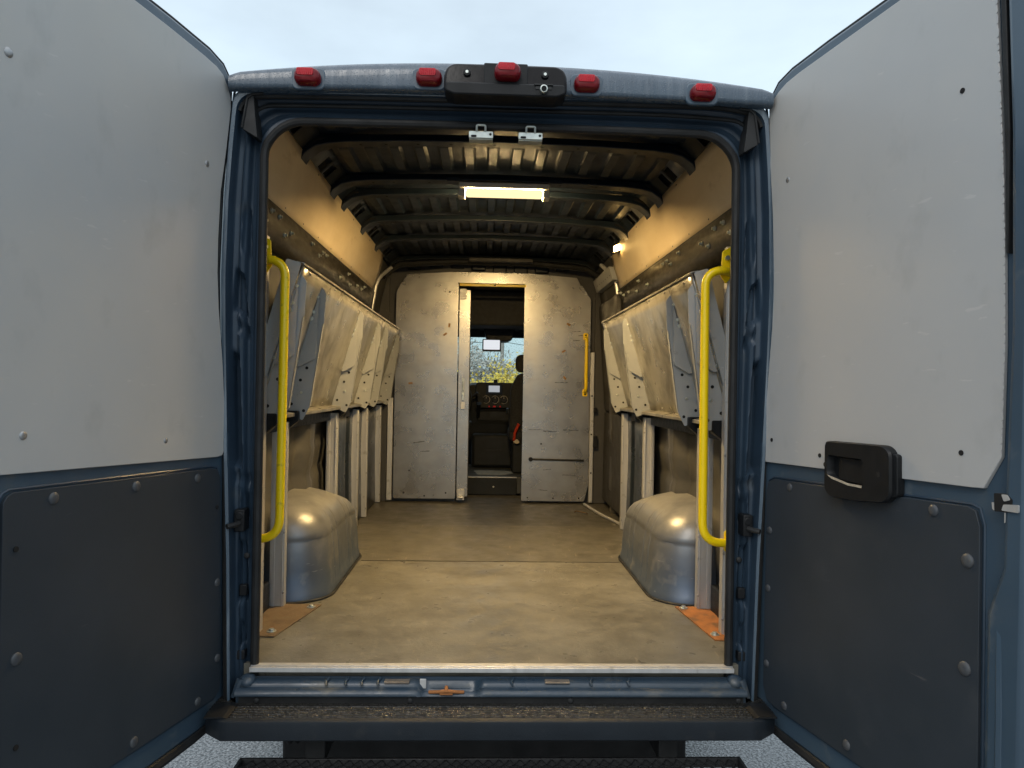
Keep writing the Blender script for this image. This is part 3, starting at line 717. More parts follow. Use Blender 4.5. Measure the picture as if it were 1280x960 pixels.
# inner body walls: pressed metal with pillars
PILL = (1.22, 1.95, 2.95)
def wallfn(s):
    def f(y, z):
        x = wx(z)
        d = 0
        for p in PILL:
            d = max(d, .050*sm((.10 - abs(y - p - .02*math.sin(z*6)))/.04)*sm((1.90 - z)/.06))
        if z < 1.33:
            d += .012*sm((abs(z - 1.02) - .0)/.05)*sm((.34 - abs(z - 1.02))/.05) - .012
        d += .010*sm((z - 1.10)/.03)*sm((1.16 - z)/.03)
        return (s*(x - d), y, z)
    return f
for s in (-1, 1):
    mb = MB().grid(wallfn(s), lin(.076, 3.72, 120), lin(.52, 2.385, 70))
    obj('inner_wall', mb, M['wall'], van, smooth=60)
    # D-pillar back face closing the gap between surround and wall
    mb = MB().grid(lambda z, t: (s*(.768 + (wx(z) - .768)*t), .074, z), lin(.50, 2.36, 12), [0, 1]); obj('pillar_lining', mb, M['jamb'], van)
    ye = 2.86 if s < 0 else 2.52
    def plyf(y, z): return (s*(wx(z) - .012 - .010*math.sin((z - 2.14)/.245*math.pi)), y, z)
    mb = MB().grid(plyf, lin(.09, ye, 30), lin(2.128, 2.384, 8)); po = obj('plywood_panel', mb, M['ply'], van, solid=.008)
    for k in range(9):
        y = .3 + k*.28
        if y < ye - .05:
            for z in (2.150, 2.366):
                p = plyf(y, z); m = MB().dome((p[0] - s*.004, p[1], p[2]), (-s, 0, .2), .005, .003, 8); obj('screw', m, M['rivet'], po)
    # dark trim board under the plywood
    m = MB().grid(lambda y, z: (s*(wx(z) - .016), y, z), lin(.09, ye + .15, 20), [1.965, 2.05, 2.125]); tb = obj('trim_board', m, M['trimboard'], van, solid=.016)
    m = MB().box(min(s*.875, s*.850), max(s*.875, s*.850), .09, ye, 2.123, 2.133); obj('trim_rail', m, M['bow'], tb, bevel=.002)
    rnd = random.Random(3)
    for y in (.34, .40, .50, .60, .68, 1.02, 1.18, 1.24, 1.32, 1.70, 1.90, 1.98, 2.2, 2.36, 2.45):
        z = rnd.choice((2.045, 2.07, 2.095)); xx = s*(wx(z) - .025)
        m = MB().cyl((xx, y, z), (xx - s*.006, y, z), .0105, 10); m.cyl((xx - s*.006, y, z), (xx - s*.015, y, z), .0055, 6); obj('bolt', m, M['zinc'], tb)
    # ladder-like cant rail between wall and roof
    ys = [.09]; holes = []
    bays = [(.10, .60), (.72, 1.10), (1.45, 1.92), (2.02, 2.46), (2.56, 3.2)]
    for a0, b0 in bays:
        mid = (a0 + b0)/2
        for c0 in ((mid - .085, mid - .015), (mid + .015, mid + .085)):
            ys += [c0[0], c0[1]]; holes.append(c0)
    ys += [3.7]
    q_ = lambda t: (.806 - .100*t, 2.372 + .094*t)
    mb = MB().grid(lambda y, t: (s*q_(t)[0], y, q_(t)[1]), ys, [0, .22, .70, 1.0], skip=lambda i, j: j == 1 and i % 2 == 1)
    cr_ = obj('cant_rail', mb, M['bow'], van, solid=.004)
    mb = MB().grid(lambda y, t: (s*(q_(t)[0] + .018), y, q_(t)[1] + .012), [.12, 3.7], [-.05, 1.0]); obj('rail_backing', mb, M['hole'], van)
    # wheel arch
    YN, YF, XI = .655, 1.62, .683
    path = [(.935, YN + .02), (.90, YN + .006), (.862, YN + .001)]
    for k in range(0, 13):
        an = R(90*k/12); path.append((XI + .17 - .17*math.sin(an), YN + .17 - .17*math.cos(an)))
    path += [(XI, y) for y in lin(YN + .175, YF - .16, 90)]
    for k in range(0, 9):
        an = R(90*k/8); path.append((XI + .15 - .15*math.cos(an), YF - .15 + .15*math.sin(an)))
    path += [(.88, YF), (.935, YF)]
    TV = [(0, 0), (.008, .035), (.022, .040), (.040, .13), (.062, .20), (.085, .238), (.100, .250), (.088, .256), (.110, .276), (.16, .306), (.24, .334), (.36, .358), (.55, .380), (.8, .398), (1, .405)]
    def archf(i, j):
        px, py = path[i]; t, z = TV[j]
        ax_, ay_ = .935, max(YN + .30, min(YF - .42, py))
        x = px + (ax_ - px)*t; y = py + (ay_ - py)*t*.85
        taper = 1 - .10*sm((py - 1.25)/.35)*sm(z/.3)
        if .035 < z and px < .80:
            for g0 in (YN + .24, YN + .34, YN + .56, YN + .66):
                k_ = sm(1 - abs(py - g0)/.012)*sm((.34 - z)/.03)*sm((z - .06)/.06); x += .007*k_; z -= .004*k_*sm((z - .27)/.05)
        return (s*x, y, FZ - .002 + z*taper)
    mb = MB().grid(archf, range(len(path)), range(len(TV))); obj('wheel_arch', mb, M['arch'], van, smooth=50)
    mb = MB().tube([(s*(px - .006), py - .004, FZ + .004) for px, py in path[2:-2]], .006, 6); obj('arch_sealer', mb, M['rubber'], van)
    # small bracket on the arch and black inner tub behind the first posts
    m = MB().box(min(s*.885, s*.918), max(s*.885, s*.918), .37, .60, FZ, FZ + .11); obj('wiring_box', m, M['plastic'], van, bevel=.006)
    m = MB().grid(lambda y, z: (s*(wx(z) - .058 + .012*sm((.06 - abs(y - 2.1))/.03)), y, z), lin(1.70, 3.27 if s < 0 else 2.46, 60), lin(.565, 1.30, 6)); obj('lower_lining', m, M['navy'], van, solid=.004)
    # far-end curved pillar strip
    yb = 2.90 if s < 0 else 2.58
    m = MB().tube(bez([(s*.745, yb + .1, 2.32), (s*.835, yb + .02, 2.22), (s*.872, yb, 1.98), (s*.885, yb, 1.70)], .07), .014, 8)
    obj('pillar_strip', m, M['alu'], van)
    m = MB().grid(lambda y, z: (s*(wx(z) - .010), y, z), [yb + .02, 3.7], lin(1.40, 2.36, 8)); obj('dark_lining', m, M['dark_wall'], van, solid=.006)

# sliding door lining on the right, with its track cover and step rail
m = MB().prism(rrect(2.50, 3.28, 1.29, 2.10, .05), lambda u, v, t: (wx(v) - t, u, v), .020, .045); sd_ = obj('sliding_door_lining', m, M['dark_wall'], van, bevel=.006)
m = MB().prism(rrect(2.50, 3.28, .60, 1.275, .03), lambda u, v, t: (wx(v) - t, u, v), .020, .045); obj('lower_lining', m, M['dark_wall'], sd_, bevel=.006)
m = MB().prism(roundpoly([(2.50, 2.19), (3.20, 2.19), (3.20, 2.28), (2.50, 2.28)], .01), lambda u, v, t: (t - (v - 2.19)*.35, u, v), .80, .845)
tr = obj('track_cover', m, M['grey_metal'], van, bevel=.004)
for k in range(7):
    m = MB().cyl((.792, 2.56 + k*.085, 2.232), (.786, 2.56 + k*.085, 2.232), .008, 8); obj('screw', m, M['hole'], tr)
m = MB().tube([(.865, 2.42, FZ + .006), (.80, 2.72, FZ + .006), (.755, 3.02, FZ + .006), (.735, 3.22, FZ + .006)], .011, 8); obj('step_rail', m, M['alu'], van)
m = MB().tube(bez([(.70, 2.82, FZ + .002), (.69, 2.80, FZ + .012), (.63, 2.88, FZ + .012), (.62, 2.90, FZ + .002)], .01), .005, 8); obj('floor_ring', m, M['rust2'], van)

# roof sheet with pressed ribs and the roof bows
BOWS = [.62, 1.16, 1.41, 1.98, 2.52, 3.27]
edges = [.08] + BOWS + [3.72]
def roof_in(x, y):
    z = 2.484 - .036*(abs(x)/.8)**2
    k = (x + 5)/.105; fr = k - math.floor(k)
    rib = sm((fr - .10)/.08)*sm((.62 - fr)/.08)
    msk = 0
    for a0, b0 in zip(edges, edges[1:]): msk = max(msk, sm((y - a0 - .09)/.03)*sm((b0 - .06 - y)/.03))
    return (x, y, z - .016*rib*msk)
mb = MB().grid(roof_in, lin(-.80, .80, 260), lin(.05, 3.72, 180)); obj('roof_lining', mb, M['roof'], van, smooth=25)
BPTS = [(.826, 2.266, .014), (.820, 2.284, .044), (.804, 2.325, .062), (.775, 2.370, .062), (.735, 2.400, .050), (.69, 2.413, .042), (.62, 2.422, .036), (.4, 2.431, .033), (0, 2.438, .033)]
for n_, yb in enumerate(BOWS):
    pts = [(-x, z, h_) for x, z, h_ in BPTS] + [(x, z, h_) for x, z, h_ in BPTS[-2::-1]]
    wd = .034 if n_ != 1 else .040
    def bowf(i, j):
        x, z, h_ = pts[i]
        k = sm((abs(x) - .66)/.12); wy = wd*(1 + .35*k)
        dx, dz = ((0, 0), (0, 0), (.0, 1), (.0, 1))[j]
        nx = math.copysign(.55*k, x)
        y = yb + (-wy if j in (0, 3) else wy)
        y += (0 if j in (0, 1) else (.012 if j == 3 else -.012))
        return (x + (nx*h_ if dz else 0), y, z + h_*dz)
    mb = MB(); nP = len(pts)
    V = [bowf(i, j) for i in range(nP) for j in range(4)]
    F = [(i*4 + j, i*4 + (j + 1) % 4, (i + 1)*4 + (j + 1) % 4, (i + 1)*4 + j) for i in range(nP - 1) for j in range(4)] + [(0, 1, 2, 3), ((nP - 1)*4 + 3, (nP - 1)*4 + 2, (nP - 1)*4 + 1, (nP - 1)*4)]
    mb.add(V, F); bo_ = obj('roof_bow', mb, M['bow'], van, bevel=.004, smooth=30)
    m = MB()
    for x in (-.58, -.48, -.33, -.18, -.02, .15, .31, .46, .57):
        zz = interp([(0, 2.438), (.4, 2.431), (.62, 2.422)], abs(x)); m.disc((x + .02*math.sin(n_*3 + x*9), yb, zz - .001), (0, 0, -1), .007, 8)
    obj('drain_hole', m, M['hole'], bo_)
    m = MB()
    for s in (-1, 1):                       # oval lightening slot in each bow foot
        m.prism([(s*u, v) for u, v in roundpoly([(.765, 2.400), (.735, 2.418), (.700, 2.430), (.705, 2.437), (.74, 2.428), (.775, 2.408)], .004)], lambda u, v, t: (u, t, v), yb - wd*1.28, yb - wd*1.20)
    obj('foot_slot', m, M['hole'], bo_)
m = MB().box(-.18, .30, 3.10, 3.14, 2.395, 2.425); obj('roof_label_plate', m, M['trimboard'], van, bevel=.003)
m = MB()
for k in range(8): m.box(-.66 + k*.165, -.66 + k*.165 + .11, 3.33, 3.36, 2.36 + .02*math.sin(k), 2.43)
obj('wiring_clip', m, M['bow'], van, bevel=.01)
m = MB().tube([(-.80, 2.98, 2.25), (-.70, 3.1, 2.36), (-.3, 3.2, 2.405), (.3, 3.2, 2.405), (.70, 3.1, 2.36), (.80, 3.0, 2.28)], .022, 8); obj('wiring_loom', m, M['rubber'], van)

# ------------------------------------------------------------------ cab
m = MB().grid(lambda x, y: (x, y, 2.30), [-.93, .93], [3.5, 4.3]); 
obj('cab_roof_lining', m, M['headliner'], van, solid=.02)
m = MB().box(-.92, .92, 3.86, 4.55, 1.985, 2.28); sh = obj('overhead_shelf', m, M['headliner'], van, bevel=.02)
m = MB().box(-.92, .92, 4.551, 4.62, 1.93, 2.06); obj('header_trim', m, M['headliner'], sh, bevel=.012)
for x0, x1 in ((-.62, -.10), (.26, .80)):
    m = MB().box(x0, x1, 4.40, 4.42, 1.935, 2.02); obj('sun_visor', m, M['headliner'], van, bevel=.012)
m = MB().prism(roundpoly([(-.07, 2.01), (.23, 2.01), (.20, 1.90), (.15, 1.875), (.01, 1.875), (-.04, 1.90)], .015), lambda u, v, t: (u, t, v), 4.28, 4.52); oc = obj('overhead_console', m, M['cab'], van, bevel=.01)
m = MB().cyl((.03, 4.285, 1.945), (.03, 4.272, 1.945), .022); m.cyl((.10, 4.285, 1.955), (.10, 4.272, 1.955), .012); m.cyl((.15, 4.285, 1.945), (.15, 4.272, 1.945), .02); obj('console_switch', m, M['trim'], oc, bevel=.003)
m = MB().prism(rrect(-.075, .095, 1.78, 1.892, .012), lambda u, v, t: (u, t, v), 4.25, 4.28); mi = obj('mirror_monitor', m, M['plastic'], van, bevel=.004)
m = MB().prism(rrect(-.064, .084, 1.797, 1.884, .006), lambda u, v, t: (u, t, v), 4.249, 4.246); obj('screen', m, M['screen'], mi)
m = MB().cyl((.07, 4.29, 1.85), (.07, 4.40, 1.92), .012); obj('mirror_arm', m, M['plastic'], mi)
m = MB().grid(lambda x, t: (x, 4.62 + .80*t + .10*(x/.9)**2*-1, 1.985 - .60*t), lin(-.92, .92, 20), lin(0, 1, 6)); obj('windscreen', m, M['glass'], van, smooth=60, recalc=False)
m = MB()
for s in (-1, 1): m.tube([(s*.90, 4.55, 2.0), (s*.90, 5.36, 1.38)], .04, 8)
obj('screen_pillar', m, M['cab'], van)
# dashboard
DP = [(4.62, .95), (4.60, 1.10), (4.70, 1.24), (4.74, 1.36), (4.76, 1.475), (4.80, 1.498), (4.95, 1.500), (5.20, 1.475), (5.36, 1.40), (5.36, .95)]
m = MB().grid(lambda x, j: (x, DP[j][0] + (.10 if abs(x - .07) > .30 and j < 4 else 0), DP[j][1] - (.02 if abs(x - .07) > .26 else 0)), [-.92, -.6, -.3, -.22, -.17, .0, .2, .31, .36, .5, .92], range(len(DP))); da = obj('dashboard', m, M['cab'], van, smooth=40)
m = MB().prism(roundpoly([(-.13, 1.50), (.27, 1.50), (.28, 1.40), (.24, 1.25), (-.10, 1.25), (-.14, 1.40)], .03), lambda u, v, t: (u, t, v), 4.66, 4.76); cs = obj('centre_stack', m, M['cab'], da, bevel=.01)
cs.parent = van
m = MB().prism(rrect(-.035, .125, 1.385, 1.485, .01), lambda u, v, t: (u, t, v), 4.652, 4.665); obj('radio', m, M['gloss_black'], cs, bevel=.003)
m = MB().prism(rrect(-.008, .098, 1.408, 1.470, .004), lambda u, v, t: (u, t, v), 4.651, 4.648); obj('radio_screen', m, M['screen2'], cs)
for x in (-.03, .055, .14):
    m = MB().cyl((x, 4.665, 1.335), (x, 4.636, 1.335), .030, 20); kn = obj('climate_knob', m, M['plastic'], cs, bevel=.004)
    m = MB()
    for k in range(16):
        an = R(140 - k*17.3); m.box(x + .036*math.cos(an) - .003, x + .036*math.cos(an) + .003, 4.656, 4.659, 1.335 + .036*math.sin(an) - .003, 1.335 + .036*math.sin(an) + .003)
    m.box(x - .002, x + .002, 4.634, 4.637, 1.345, 1.362)
    obj('dial_mark', m, M['lamp_body'], cs)
m = MB()
for x in (.0, .05, .105): m.box(x - .012 if x == .05 else x - .006, x + .012 if x == .05 else x + .006, 4.652, 4.6585, 1.262, 1.276)
obj('hazard_switch', m, M['led'], cs)
m = MB().box(-.12, .24, 4.62, 4.70, 1.12, 1.235); obj('stack_tray', m, M['cab'], cs, bevel=.02)
m = MB().cyl((.06, 4.80, 1.495), (.06, 4.80, 1.53), .02, 12); obj('dash_sensor', m, M['plastic'], da, bevel=.004)
da_w = MB().tube([(-.36 + .185*math.cos(R(t)), 4.46 + .03*math.sin(R(t)), 1.33 + .185*math.sin(R(t))) for t in range(0, 361, 15)], .016, 10); obj('steering_wheel', da_w, M['cab'], van)
m = MB().tube([(-.16, 4.56, 1.36), (-.11, 4.54, 1.40)], [.010, .014], 8); obj('control_stalk', m, M['trim'], van)
m = MB().tube(bez([(-.10, 4.62, 1.17), (-.10, 4.55, 1.24), (-.10, 4.50, 1.30)], .02), [.014]*8 + [.026], 10); obj('gear_lever', m, M['plastic'], van)
# cab floor, riser and worn mat
m = MB().box(-.90, .90, 3.74, 4.72, .56, .705); cf = obj('cab_floor', m, M['cabfloor'], van, bevel=.01)
m = MB().box(-.19, .235, 3.705, 3.738, .5565, .700); sr = obj('step_riser', m, M['cab'], van, bevel=.006)
m = MB().dome((.04, 3.703, .625), (0, -1, 0), .008, .004, 8); obj('riser_screw', m, M['alu'], sr)
m = MB().box(-.19, .235, 3.70, 3.745, .7, .7075); obj('step_nosing', m, M['alu'], sr, bevel=.002)
pts = [(.03 + .17*math.cos(R(t))*(1 + .18*math.sin(3*R(t) + 1)), 4.02 + .20*math.sin(R(t))*(1 + .2*math.cos(2*R(t)))) for t in range(0, 360, 12)]
m = MB().prism(pts, lambda u, v, t: (u, v, t), .7055, .7075); obj('scuffed_mat_patch', m, M['worn'], cf)
m = MB().box(-.92, .92, 4.72, 5.36, .56, .62); obj('toe_board', m, M['cabfloor'], cf)
m = MB().box(-.16, .26, 4.40, 4.60, .706, 1.02); co = obj('centre_console', m, M['cab'], van, bevel=.03)
m = MB().box(-.02, .12, 4.394, 4.40, .86, .875); obj('console_latch', m, M['trim'], co)
def cab_seat(x0, x1):
    m = MB().box(x0, x1, 3.98, 4.46, .98, 1.10); st = obj('cab_seat', m, M['seat'], van, bevel=.04, seg=4)
    xm = (x0 + x1)/2
    m = MB().prism(roundpoly([(x0, 1.06), (x0 + .005, 1.45), (x0 + .07, 1.58), (x1 - .07, 1.58), (x1 - .005, 1.45), (x1, 1.06)], .04), lambda u, v, t: (u, t - (v - 1.0)*.16, v), 3.98, 4.10); obj('backrest', m, M['seat'], st, bevel=.03, seg=4)
    m = MB().prism(rrect(xm - .20, xm + .13, 1.585, 1.74, .05), lambda u, v, t: (u, t - .10, v), 3.96, 4.06); obj('headrest', m, M['seat'], st, bevel=.03, seg=3)
    m = MB().box(x0 + .03, x1 - .03, 3.98, 4.42, .706, .978); obj('seat_base', m, M['cab'], st, bevel=.015)
    return st
s1 = cab_seat(.172, .66); s2 = cab_seat(-.66, -.185)
m = MB().box(.15, .172, 3.98, 4.22, 1.22, 1.27); obj('armrest', m, M['cab'], s1, bevel=.008)
m = MB().tube(bez([(.215, 3.96, 1.00), (.225, 3.93, 1.08), (.255, 3.92, 1.14)], .03), [.012]*8 + [.016], 8); obj('belt_buckle', m, M['belt_red'], s1)
m = MB().prism(roundpoly([(.205, .985), (.240, .965), (.265, .985), (.240, 1.01)], .006), lambda u, v, t: (u, t, v), 3.93, 3.935); obj('belt_tag', m, M['tag'], s1)
m = MB().box(-.185, -.160, 3.98, 4.22, 1.10, 1.15); obj('armrest', m, M['cab'], s2, bevel=.008)

# ------------------------------------------------------------------ partition between cab and bay
PY = 3.30
part = thing('partition_wall', 'scuffed aluminium partition wall with an open doorway into the cab', 'partition', (0, PY, FZ))
pf = lambda u, v, t: (u, t, v)
m = MB().prism(roundpoly([(-.742, .585), (-.262, .585), (-.262, 2.262), (-.70, 2.262), (-.742, 2.18)], .015), pf, PY, PY + .004); lp = obj('left_sheet', m, M['alu_sheet'], part)
m = MB().prism(roundpoly([(.252, .575), (.742, .575), (.772, .70), (.772, 2.15), (.70, 2.262), (.252, 2.262)], .012), pf, PY - .002, PY + .004); rp = obj('right_sheet', m, M['alu_sheet'], part)
m = MB().prism(roundpoly([(-.695, 2.263), (.69, 2.263), (.66, 2.32), (.3, 2.345), (-.3, 2.345), (-.66, 2.32)], .01), pf, PY + .004, PY + .010); obj('header_sheet', m, M['alu_sheet'], part)
m = MB().box(-.256, -.166, PY + .010, PY + .05, .60, 2.21); dj = obj('sliding_door_edge', m, M['alu_sheet'], part, bevel=.004)
m = MB().box(-.172, -.164, PY + .02, PY + .054, .60, 2.10); obj('door_rubber', m, M['rubber'], dj)
m = MB().box(-.255, .262, PY - .010, PY - .003, 2.236, 2.256); ys_ = obj('yellow_header_strip', m, M['yellow'], part, bevel=.002)
m = MB().dome((.02, PY - .010, 2.246), (0, -1, 0), .007, .004, 8); obj('strip_screw', m, M['hole'], ys_)
m = MB().box(-.254, -.200, PY - .012, PY + .006, 2.135, 2.215); m.box(-.248, -.212, PY - .018, PY - .010, 2.15, 2.175); m.box(-.248, -.212, PY - .018, PY - .010, 2.18, 2.205); obj('roller_bracket', m, M['alu'], part, bevel=.003)
m = MB().box(-.250, -.190, PY - .012, PY + .006, .575, .66); m.box(-.246, -.20, PY - .022, PY - .01, .59, .62); m.cyl((-.235, PY - .03, .60), (-.20, PY - .03, .60), .012); obj('floor_guide', m, M['alu'], part, bevel=.003)
m = MB().box(-.222, -.206, PY - .008, PY + .010, 1.35, 1.52); m.box(-.225, -.203, PY - .018, PY - .006, 1.385, 1.41); m.box(-.218, -.210, PY - .022, PY - .006, 1.42, 1.50); la = obj('slide_latch', m, M['zinc'], part, bevel=.002)
m = MB().box(-.232, -.196, PY - .006, PY + .010, 1.28, 1.335); obj('latch_plate', m, M['alu'], part, bevel=.002)
m = MB().tube([(.315, PY - .012, .900), (.735, PY - .012, .895)], .0075, 8); m.cyl((.320, PY - .004, .900), (.320, PY - .024, .900), .017, 14); m.box(.70, .735, PY - .020, PY - .004, .886, .904); obj('black_bar', m, M['plastic'], part)
hx = .735
m = MB().tube(bez([(hx, PY - .006, 1.850), (hx, PY - .055, 1.840), (hx, PY - .055, 1.445), (hx, PY - .006, 1.435)], .03), .0135, 10)
for z in (1.862, 1.423): m.prism(rrect(hx - .020, hx + .020, z - .028, z + .028, .012), pf, PY - .003, PY - .009)
gh = obj('grab_handle', m, M['yellow'], part, bevel=.001)
for z in (1.872, 1.412): m = MB().cyl((hx, PY - .009, z), (hx, PY - .013, z), .007, 8); obj('handle_screw', m, M['hole'], part)
m = MB().box(.775, .805, PY - .02, PY + .02, .57, 1.74); ue = obj('edge_upright', m, M['alu'], part, bevel=.003)
for z in (.8, 1.1, 1.4): m = MB().dome((.79, PY - .02, z), (0, -1, 0), .007, .003, 8); obj('upright_screw', m, M['hole'], part)
m = MB().box(.802, .835, PY - .04, PY + .02, 1.00, 1.09); m.box(.802, .828, PY - .04, PY + .02, 1.27, 1.31); obj('door_stop', m, M['plastic'], part, bevel=.004)
m = MB().box(-.792, -.752, PY - .01, PY + .02, .57, 1.36); obj('edge_upright', m, M['alu'], part, bevel=.003)
m = MB().box(-.93, -.795, PY + .012, PY + .03, .56, 2.3); m.box(.81, .93, PY + .012, PY + .03, .56, 2.3); obj('side_filler', m, M['dark_wall'], part)
m = MB().prism([(-.95, .50), (-.275, .50), (-.275, 2.30), (.275, 2.30), (.275, .50), (.95, .50), (.95, 2.50), (-.95, 2.50)], pf, PY + .062, PY + .075); obj('backing_board', m, M['dark_wall'], part)
rnd = random.Random(11)
for (x, z, an) in ((.565, 1.745, .5), (.577, 1.535, -.9), (.60, 1.955, -.4), (-.36, 1.86, .6), (-.62, 1.475, .1), (-.33, 1.93, 1.4)):
    ca, sa = math.cos(an), math.sin(an)
    q2 = [(x + u*ca - v*sa, z + u*sa + v*ca) for u, v in ((-.016, -.008), (.016, -.007), (.014, .008), (-.017, .007))]
    m = MB().prism(q2, pf, PY - .0028, PY - .0020); obj('sticker_remnant', m, M['tan'], part)
for (x, z, ln, an) in ((.47, 1.118, .11, -.05), (.35, 1.13, .10, .02), (.63, 1.13, .12, .0), (.45, .82, .06, .1), (.62, .78, .10, .0), (.42, .66, .07, -.1), (.55, 1.50, .10, .02), (.66, 1.90, .07, .05), (.665, 1.83, .06, -.03), (-.55, 1.02, .09, .15), (-.5, .95, .07, .05), (.70, 1.87, .05, .1)):
    ca, sa = math.cos(an), math.sin(an); n_ = 9; q2 = []
    up_ = [(-ln/2 + ln*i/(n_ - 1), rnd.uniform(.0006, .0036)) for i in range(n_)]; dn_ = [(u, -rnd.uniform(.0006, .003)) for u, v in up_[::-1]]
    q2 = [(x + u*ca - v*sa, z + u*sa + v*ca) for u, v in up_ + dn_]
    m = MB().prism(q2, pf, PY - .0026, PY - .0018); obj('scuff_mark', m, M['hole'] if ln > .1 else M['dark_wall'], part)
for x, z in ((-.66, .63), (-.335, .63), (-.5, .605), (-.33, 2.19), (.30, .60), (.5, .598), (.7, .60), (.40, 1.02), (-.62, .8)):
    m = MB().disc((x, PY - .0026, z), (0, -1, 0), .0065, 10); obj('screw_hole', m, M['hole'], part)

# ------------------------------------------------------------------ folding shelf units
GP = [(.724, 1.858), (.703, 1.828), (.708, 1.705), (.713, 1.70), (.760, 1.365), (.789, 1.306), (.874, 1.338), (.832, 1.56), (.767, 1.752)]
OP = [(.726, 1.850), (.735, 1.795), (.752, 1.735), (.815, 1.560), (.822, 1.535), (.806, 1.522), (.738, 1.560)]
TOPP, BOTP = (.712, 1.890), (.866, 1.345)
def shelf(s, label, stations, y1):
    u = thing('folding_shelf', label, 'shelf', (s*.87, .30, FZ))
    dx, dz = BOTP[0] - TOPP[0], BOTP[1] - TOPP[1]
    pan = lambda y, t, off=0: (s*(TOPP[0] + dx*t + off*.96), y, TOPP[1] + dz*t + off*.28)
    m = MB().grid(lambda y, t: pan(y, t), lin(.335, y1, 30), lin(0, 1, 10)); sp = obj('shelf_panel', m, M['alu_swirl'], u, solid=.004)
    # folded top lip and bottom flange
    m = MB().prism([(s*(TOPP[0] - .006), 1.884), (s*(TOPP[0] - .006), 1.893), (s*(TOPP[0] + .022), 1.900), (s*(TOPP[0] + .022), 1.896), (s*(TOPP[0] - .002), 1.889), (s*(TOPP[0] - .002), 1.884)], lambda a, b, t: (a, t, b), .330, y1 + .004); obj('top_lip', m, M['alu_swirl'], u, bevel=.001)
    m = MB().prism([(s*BOTP[0], 1.345), (s*(BOTP[0] - .052), 1.335), (s*(BOTP[0] - .052), 1.322), (s*BOTP[0], 1.331)], lambda a, b, t: (a, t, b), .36, y1 - .01); obj('bottom_flange', m, M['alu_swirl'], u, bevel=.001)
    for k in range(7):
        y = .45 + k*(y1 - .6)/6
        for t in (.035, .97):
            p = pan(y, t, -.004); m = MB().dome(p, (-s, 0, -.28), .006, .003, 8); obj('panel_rivet', m, M['rivet_steel'], u)
    # end cap turned towards the doors
    ec = [pan(0, .0, .004), pan(0, .78, .004), pan(0, .83, .02), pan(0, .83, .052), pan(0, .0, .060)]
    m = MB().prism(roundpoly([(p[0], p[2]) for p in ec], .01), lambda a, b, t: (a, t, b), .322, .328); obj('end_cap', m, M['grey_metal'], u, bevel=.001)
    for k, y in enumerate(stations):
        full = k == 0
        z1 = 1.985 if full else 1.300
        pm = MB()
        a0, a1 = s*.834, s*.892
        pm.box(min(a0, a1), max(a0, a1), y - .034, y, FZ + .002, z1)
        pm.box(min(a0 + s*.006, a0 + s*.010), max(a0 + s*.006, a0 + s*.010), y - .038, y - .032, FZ + .002, z1)
        pm.box(min(a1 - s*.006, a1 - s*.020), max(a1 - s*.006, a1 - s*.020), y - .0365, y - .032, FZ + .002, z1)
        po = obj('upright_post', pm, M['alu'], u, bevel=.001)
        for z in (.62, .86, 1.22):
            m = MB().dome((s*.838, y - .034, z), (0, -1, 0), .006, .003, 8); obj('post_screw', m, M['rivet_steel'], po)
        yy = y + .012 if full else (y + .03 if k == 1 else y - .05)
        m = MB().prism(roundpoly([(s*a, b) for a, b in GP], .006), lambda a, b, t: (a, t, b), yy, yy + .004)
        for q0, q1 in zip(GP[5:], GP[6:] + GP[:1]):                                  # turned flange along the panel side
            pass
        gs = obj('shelf_divider', m, M['grey_metal'], u)
        m = MB().prism([(s*GP[3][0], GP[3][1]), (s*GP[4][0], GP[4][1]), (s*(GP[4][0] + .004), GP[4][1]), (s*(GP[3][0] + .004), GP[3][1])], lambda a, b, t: (a, t, b), yy, yy + .022)
        m.prism([(s*GP[6][0], GP[6][1]), (s*GP[7][0], GP[7][1]), (s*(GP[7][0] - .004), GP[7][1]), (s*(GP[6][0] - .004), GP[6][1])], lambda a, b, t: (a, t, b), yy - .016, yy)
        obj('divider_flange', m, M['grey_metal'], gs, bevel=.001)
        m = MB().prism(roundpoly([(s*a, b) for a, b in OP], .010), lambda a, b, t: (a, t, b), yy - .014, yy - .010)
        m.prism([(s*.738, 1.790), (s*.818, 1.545), (s*.822, 1.549), (s*.742, 1.794)], lambda a, b, t: (a, t, b), yy - .018, yy - .014)
        obj('stop_plate', m, M['grey_metal'], gs, bevel=.001)
        for (a, b, rr) in ((.748, 1.748, .008), (.757, 1.722, .010), (.812, 1.548, .008), (.733, 1.81, .007), (.795, 1.42, .006)):
            m = MB().cyl((s*a, yy, b), (s*a, yy - (.0175 if b > 1.53 else .004), b), rr*.9, 10); obj('divider_bolt', m, M['zinc'], gs, bevel=.001)
        for (a, b) in ((.785, 1.345), (.835, 1.372), (.775, 1.52), (.80, 1.47)):
            m = MB().disc((s*a, yy - .0012, b), (0, -1, 0), .0065, 10); obj('divider_hole', m, M['hole'], gs)
        m = MB().prism(roundpoly([(s*.80, 1.345), (s*.895, 1.345), (s*.895, 1.27), (s*.852, 1.262), (s*.80, 1.305)], .008), lambda a, b, t: (a, t, b), y + .008, y + .05)
        obj('pivot_bracket', m, M['plastic'], u, bevel=.003)
    m = MB().box(min(s*.872, s*.900), max(s*.872, s*.900), .33, y1 - .02, 1.262, 1.338); obj('support_rail', m, M['plastic'], u, bevel=.003)
    return u
shelf(-1, 'long folded up aluminium shelf with grey dividers along the left van wall, reaching the partition', [.34, .645, 1.64, 2.29, 2.64, 3.27], 3.275)
shelf(1, 'shorter folded up aluminium shelf with grey dividers along the right van wall', [.34, .645, 1.67, 2.30], 2.36)

